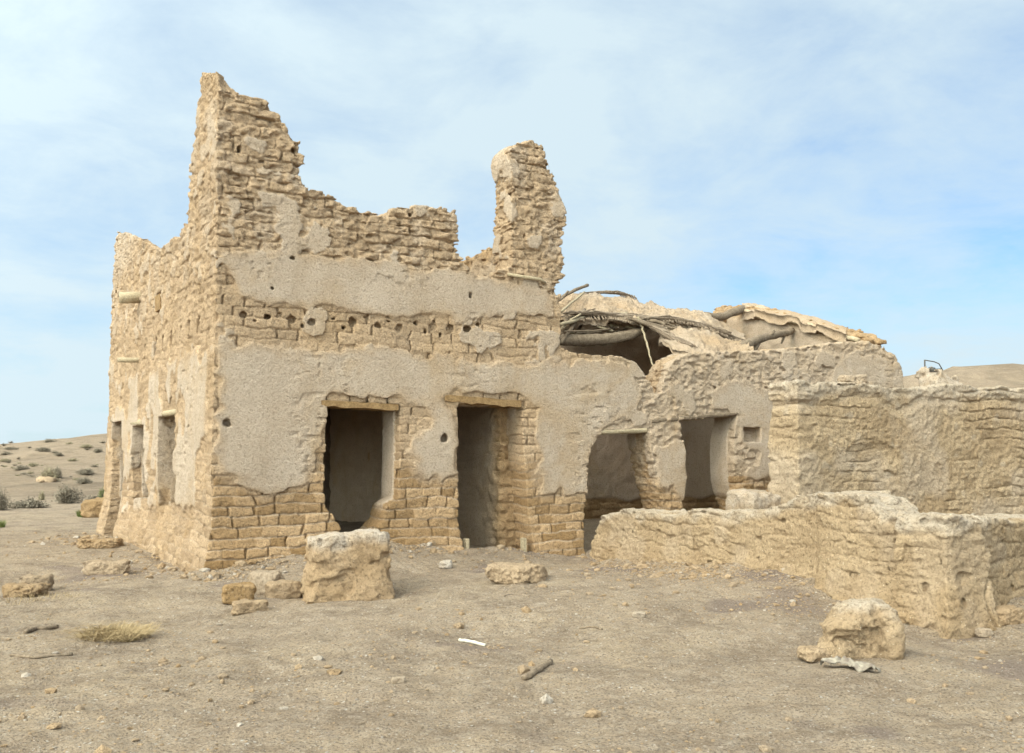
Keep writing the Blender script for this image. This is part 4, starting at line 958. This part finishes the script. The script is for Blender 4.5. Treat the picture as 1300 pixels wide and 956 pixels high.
SHRUBS = [  # x, base y, half width px, height px, kind, label
    (86, 639, 21, 25, 'grey', 'large round grey-brown dry bush at the foot of the hill left of the house'),
    (2, 648, 11, 25, 'grey', 'dark dry bush cut by the left picture edge at the hill foot'),
    (38, 645, 26, 11, 'grey', 'wide low grey scrub between two bushes at the hill foot'),
    (119, 639, 10, 10, 'grey', 'small grey scrub by the wall end at the hill foot'),
    (53, 635, 5, 12, 'tan', 'thin upright dry weed in the low grey scrub'),
    (131, 633, 7, 13, 'green', 'dull green shrub half hidden behind the end of the side wall'),
    (107, 656, 12, 11, 'green', 'bright green grassy tussock near the end of the side wall'),
    (2, 670, 5, 12, 'green', 'small green tussock at the left picture edge'),
    (62, 611, 13, 17, 'tan', 'dusty bush beside a pale mound halfway up the left hill'),
    (72, 607, 8, 14, 'grey', 'dark bush leaning on the dusty one halfway up the left hill'),
    (110, 603, 12, 8, 'grey', 'flat dark scrub on the slope right of the halfway bushes'),
    (107, 614, 11, 8, 'grey', 'dark round scrub low on the slope near the wall'),
    (27, 597, 10, 6, 'grey', 'low scrub on the left slope under the ridge'),
    (63, 562, 9, 5, 'grey', 'dark flat bush breaking the ridge line of the left hill'),
    (14, 571, 10, 3, 'grey', 'flat scrub on the ridge at the left picture edge'),
    (55, 573, 10, 5, 'grey', 'scrub a little below the ridge bush'),
    (75, 579, 6, 4, 'grey', 'small dark scrub below the ridge scrub'),
    (110, 569, 9, 5, 'tan', 'tan scrub near the ridge by the house'),
    (124, 574, 7, 5, 'grey', 'grey scrub touching the house wall near the ridge'),
    (42, 592, 8, 5, 'tan', 'tan tuft on the middle of the left slope'),
    (8, 578, 8, 4, 'grey', 'scrub on the far left upper slope'),
    (92, 586, 7, 4, 'tan', 'little tan tuft on the slope right of centre'),
    (6, 586, 8, 4, 'tan', 'tan scrub low on the far left slope'),
]
def on_hill(px, py, y0=20, y1=130):
    ys = np.linspace(y0, y1, 900); d = ray(px, py); t = ys / d[1]
    X = d[0] * t; Z = EYE[2] + d[2] * t; G = ground_z(X, ys); h = np.nonzero(Z <= G)[0]
    i = h[0] if len(h) else int(np.argmin(Z - G)); return np.array([X[i], ys[i], G[i]])
for i, (px, py, w, hh, kind, lab) in enumerate(SHRUBS):
    p = on_hill(px, py); sc = p[1] / 1264; rx, hz = w * sc, hh * sc
    name = {'grey': 'dry_bush', 'tan': 'dry_bush', 'green': 'green_shrub'}[kind]
    if i in (6, 7): o = blades(420, rx, hz, rx * .02, .9, i, .7).build('green_tussock', M['green_bush'], None, False)
    else:
        tw_, lf_ = bush(420 if w > 9 else 260, rx, hz, i, rx * .016 + .004, .8 if kind == 'green' else .35)
        if kind == 'green':
            o = lf_.build(name, M['green_bush'], None, False); tw_.build('twigs', M['dry_bush'], o, False)
        else:
            tw_.add(lf_.v, lf_.f); o = tw_.build(name, M['dry_bush' if kind == 'grey' else 'tan_bush'], None, False)
    o.location = p; tag(o, lab, 'shrub', 'scrub on the left plain and hill')
for i in range(30):
    px, py = rnd.uniform(-10, 132), 560 + 52 * rnd.random() ** 1.3
    p = on_hill(px, py); sc = p[1] / 1264; w_ = rnd.uniform(2, 6); rx, hz = w_ * sc, w_ * rnd.uniform(.4, .7) * sc
    tw_, lf_ = bush(70, rx, hz, 900 + i, rx * .03 + .004, .3); tw_.add(lf_.v, lf_.f)
    o = tw_.build('dry_bush', M['dry_bush' if i % 3 else 'tan_bush'], None, False); o.location = p; tag(o, 'tiny dark scrub among many dotting the left hill slope', 'shrub', 'tiny scrub on the left hill')
# pale mound on the left hill
p = on_hill(58, 612); lump('earth_mound', p, (9 * p[1] / 1264, .5, 5 * p[1] / 1264), 700, .06, 0, .0, .3, (.3, .4, .1, .4), 0, 'pale earth mound beside the bushes halfway up the left hill', 'mound', sink=.75)
# ---- sticks, sheet, metal frame
def ground_stick(name, px, rad, mat, label, lift=.0):
    mb = MB(); P = []
    for a in px: q = on_ground(*a); P.append(q + np.array([0, 0, rad * .6 + lift]))
    c = P[0].copy(); mb.tube(smooth_path([q - c for q in P], 5, rad * .25), rad, 7, .15); o = mb.build(name, M[mat], None); o.location = c; return tag(o, label, 'stick')
ground_stick('white_stick', [(583, 814), (599, 817), (616, 821)], .014, 'white_stick', 'short bleached white stick lying on open ground in mid foreground', .005)
ground_stick('long_stick', [(14, 833), (40, 836), (65, 834), (92, 832)], .014, 'grey_wood', 'long thin grey stick on the ground at lower left')
ground_stick('dark_branch', [(32, 806), (45, 800), (58, 799), (73, 797)], .02, 'grey_wood', 'dark crooked branch on the ground left of the orange straw')
ground_stick('dark_branch', [(665, 864), (676, 858), (688, 850), (699, 842)], .022, 'grey_wood', 'dark flat piece of bark at the bottom middle of the ground')
ground_stick('dry_twig', [(736, 796), (752, 798), (764, 800)], .01, 'grey_wood', 'thin grey twig on the mound right of the white stick')
ground_stick('dry_twig', [(640, 757), (652, 755), (672, 757)], .008, 'dark_reed', 'thin dark twig just below the half buried lump')
# crumpled sheet
def crumple(name, cx, cy, w, d, seed, label, rz):
    p = on_ground(cx, cy); n = 34; V_ = []
    for i in range(n):
        for j in range(n):
            u_, v_ = i / (n - 1) - .5, j / (n - 1) - .5
            V_.append((u_ * w, v_ * d * (1 - .5 * abs(u_))))
    V_ = np.array(V_); x, y = V_[:, 0], V_[:, 1]; zr = .04 + .045 * np.abs(noise(x, y, x * 0, 9, seed)) + .04 * np.abs(noise(x, y, x * 0, 22, seed + 1)) - .05 * (np.abs(x) / w + np.abs(y) / d)
    x2 = x + .05 * noise(x, y, x * 0, 12, seed + 2); y2 = y + .05 * noise(x, y, x * 0, 12, seed + 3)
    T = np.stack([x2, y2, zr], 1); B = T.copy(); B[:, 2] -= .006
    V3 = np.concatenate([T, B]); F_ = []; o_ = n * n
    for i in range(n - 1):
        for j in range(n - 1):
            k = i * n + j; F_ += [(k, k + n, k + n + 1, k + 1), (k + 1 + o_, k + n + 1 + o_, k + n + o_, k + o_)]
    o = new_mesh(name, V3, F_, M['sheet'], None, False); o.location = p; o.rotation_euler = (0, 0, rz); return tag(o, label, 'litter')
crumple('crumpled_sheet', 1078, 848, .46, .15, 720, 'torn crumpled whitish sheet in the dirt before the hollow boulder', R(-48))
# bent metal frame on the right hill
p = on_hill(1190, 463, 20, 90); sc = p[1] / 1264
mb = MB()
mb.tube([(-16 * sc, 0, -.2), (-16 * sc, 0, 14 * sc)], .04, 6); mb.tube([(-16 * sc, 0, 13.5 * sc), (-4 * sc, 0, 11.5 * sc), (2 * sc, 0, 9 * sc), (7 * sc, 0, 0)], .03, 6); mb.tube([(-10 * sc, 0, 1.5 * sc), (6 * sc, 0, 2 * sc)], .04, 6)
mb.box((-9 * sc, -.15, -.1), (-4 * sc, .15, 4 * sc), .05)
o = mb.build('metal_frame', M['dark_metal'], None); o.location = p; tag(o, 'thin bent metal frame standing on the ridge of the right hill', 'metal frame')
# ------------------------------------------------------------------ LIGHT, SKY, CAMERA
SUN_AZ = math.atan2(-0.78, -0.62)                 # direction towards the sun in the xy plane
SUN_EL = R(38)
to_sun = np.array([math.cos(SUN_AZ) * math.cos(SUN_EL), math.sin(SUN_AZ) * math.cos(SUN_EL), math.sin(SUN_EL)])
sl = bpy.data.lights.new('sun', 'SUN'); sl.energy = 0.8; sl.angle = R(12); sl.color = (1.0, 0.90, 0.74)
so = bpy.data.objects.new('sun', sl); COL.objects.link(so); so.location = (-20, -10, 30)
from mathutils import Vector
so.rotation_euler = Vector(tuple(to_sun)).to_track_quat('Z', 'Y').to_euler()
w = bpy.data.worlds.new('World'); scn.world = w; w.use_nodes = True
nt = w.node_tree; nt.nodes.clear(); b = NB(nt)
sky = nt.nodes.new('ShaderNodeTexSky'); sky.sky_type = 'NISHITA'; sky.sun_disc = False; sky.sun_elevation = SUN_EL
sky.sun_rotation = math.pi / 2 - SUN_AZ; sky.air_density = 1.0; sky.dust_density = 0.6; sky.ozone_density = 1.3
tc = b.n('ShaderNodeTexCoord').outputs['Generated']
sx = b.n('ShaderNodeSeparateXYZ', Vector=tc)
den = b.math('ADD', b.math('MAXIMUM', sx.outputs[2], 0.0), 0.22)
cv = b.n('ShaderNodeCombineXYZ', X=b.math('DIVIDE', sx.outputs[0], den), Y=b.math('DIVIDE', sx.outputs[1], den), Z=0.0).outputs[0]
big = b.n('ShaderNodeTexNoise', Vector=cv, Scale=0.75, Detail=3.0, Roughness=0.5, Distortion=0.4).outputs['Fac']
mid = b.n('ShaderNodeTexNoise', Vector=cv, Scale=2.6, Detail=7.0, Roughness=0.6, Distortion=0.5).outputs['Fac']
fin = b.n('ShaderNodeTexNoise', Vector=cv, Scale=9.0, Detail=6.0, Roughness=0.65).outputs['Fac']
cl = b.math('ADD', b.math('ADD', b.math('MULTIPLY', big, 0.75), b.math('MULTIPLY', mid, 0.38)), b.math('MULTIPLY', fin, 0.12))
cl = b.math('ADD', cl, b.math('MULTIPLY_ADD', sx.outputs[0], -0.07, 0.0))
cl = b.ramp(cl, [(0.42, 0.26), (0.55, 0.66), (0.68, 0.97)])
skc = b.n('ShaderNodeVectorMath', _operation='MULTIPLY', i0=sky.outputs[0], i1=(0.48, 0.80, 1.05)).outputs[0]
# thin cloud: forward scattering makes it brighter towards the veiled sun
dt = b.n('ShaderNodeVectorMath', _operation='DOT_PRODUCT', i0=tc, i1=tuple(float(q) for q in to_sun)).outputs['Value']
glow = b.math('POWER', b.math('MAXIMUM', b.math('MULTIPLY_ADD', dt, 0.5, 0.5), 0.0), 4.0)
gain = b.math('MULTIPLY_ADD', b.math('POWER', glow, 1.25), 8.0, 0.82)
mx = nt.nodes.new('ShaderNodeMix'); mx.data_type = 'RGBA'
nt.links.new(cl, mx.inputs[0]); nt.links.new(skc, mx.inputs[6]); mx.inputs[7].default_value = (4.35, 5.25, 5.7, 1)
warm = b.mix(b.math('MULTIPLY', glow, 2.0), (1.0, 1.0, 1.0), (1.0, 0.88, 0.70))
vw = b.n('ShaderNodeVectorMath', _operation='MULTIPLY', i0=mx.outputs[2], i1=warm).outputs[0]
vm = b.n('ShaderNodeVectorMath', _operation='SCALE', i0=vw); nt.links.new(gain, vm.inputs['Scale'])
bg = nt.nodes.new('ShaderNodeBackground'); bg.inputs['Strength'].default_value = 0.1
nt.links.new(vm.outputs[0], bg.inputs['Color'])
wo = nt.nodes.new('ShaderNodeOutputWorld'); nt.links.new(bg.outputs[0], wo.inputs['Surface'])
cam = bpy.data.cameras.new('camera'); cam.sensor_width = 36; cam.lens = 36 * F_PX / 1300; cam.clip_end = 6000; cam.clip_start = .05
cam.shift_y = (PPY - 478.0) / 1300
co = bpy.data.objects.new('camera', cam); COL.objects.link(co); co.location = tuple(EYE); co.rotation_euler = (R(90) + PITCH, 0, 0)
scn.camera = co
scn.view_settings.view_transform = 'Standard'; scn.view_settings.look = 'None'; scn.view_settings.exposure = 0.98; scn.view_settings.gamma = 1.0
scn.cycles.max_bounces = 6; scn.cycles.diffuse_bounces = 4
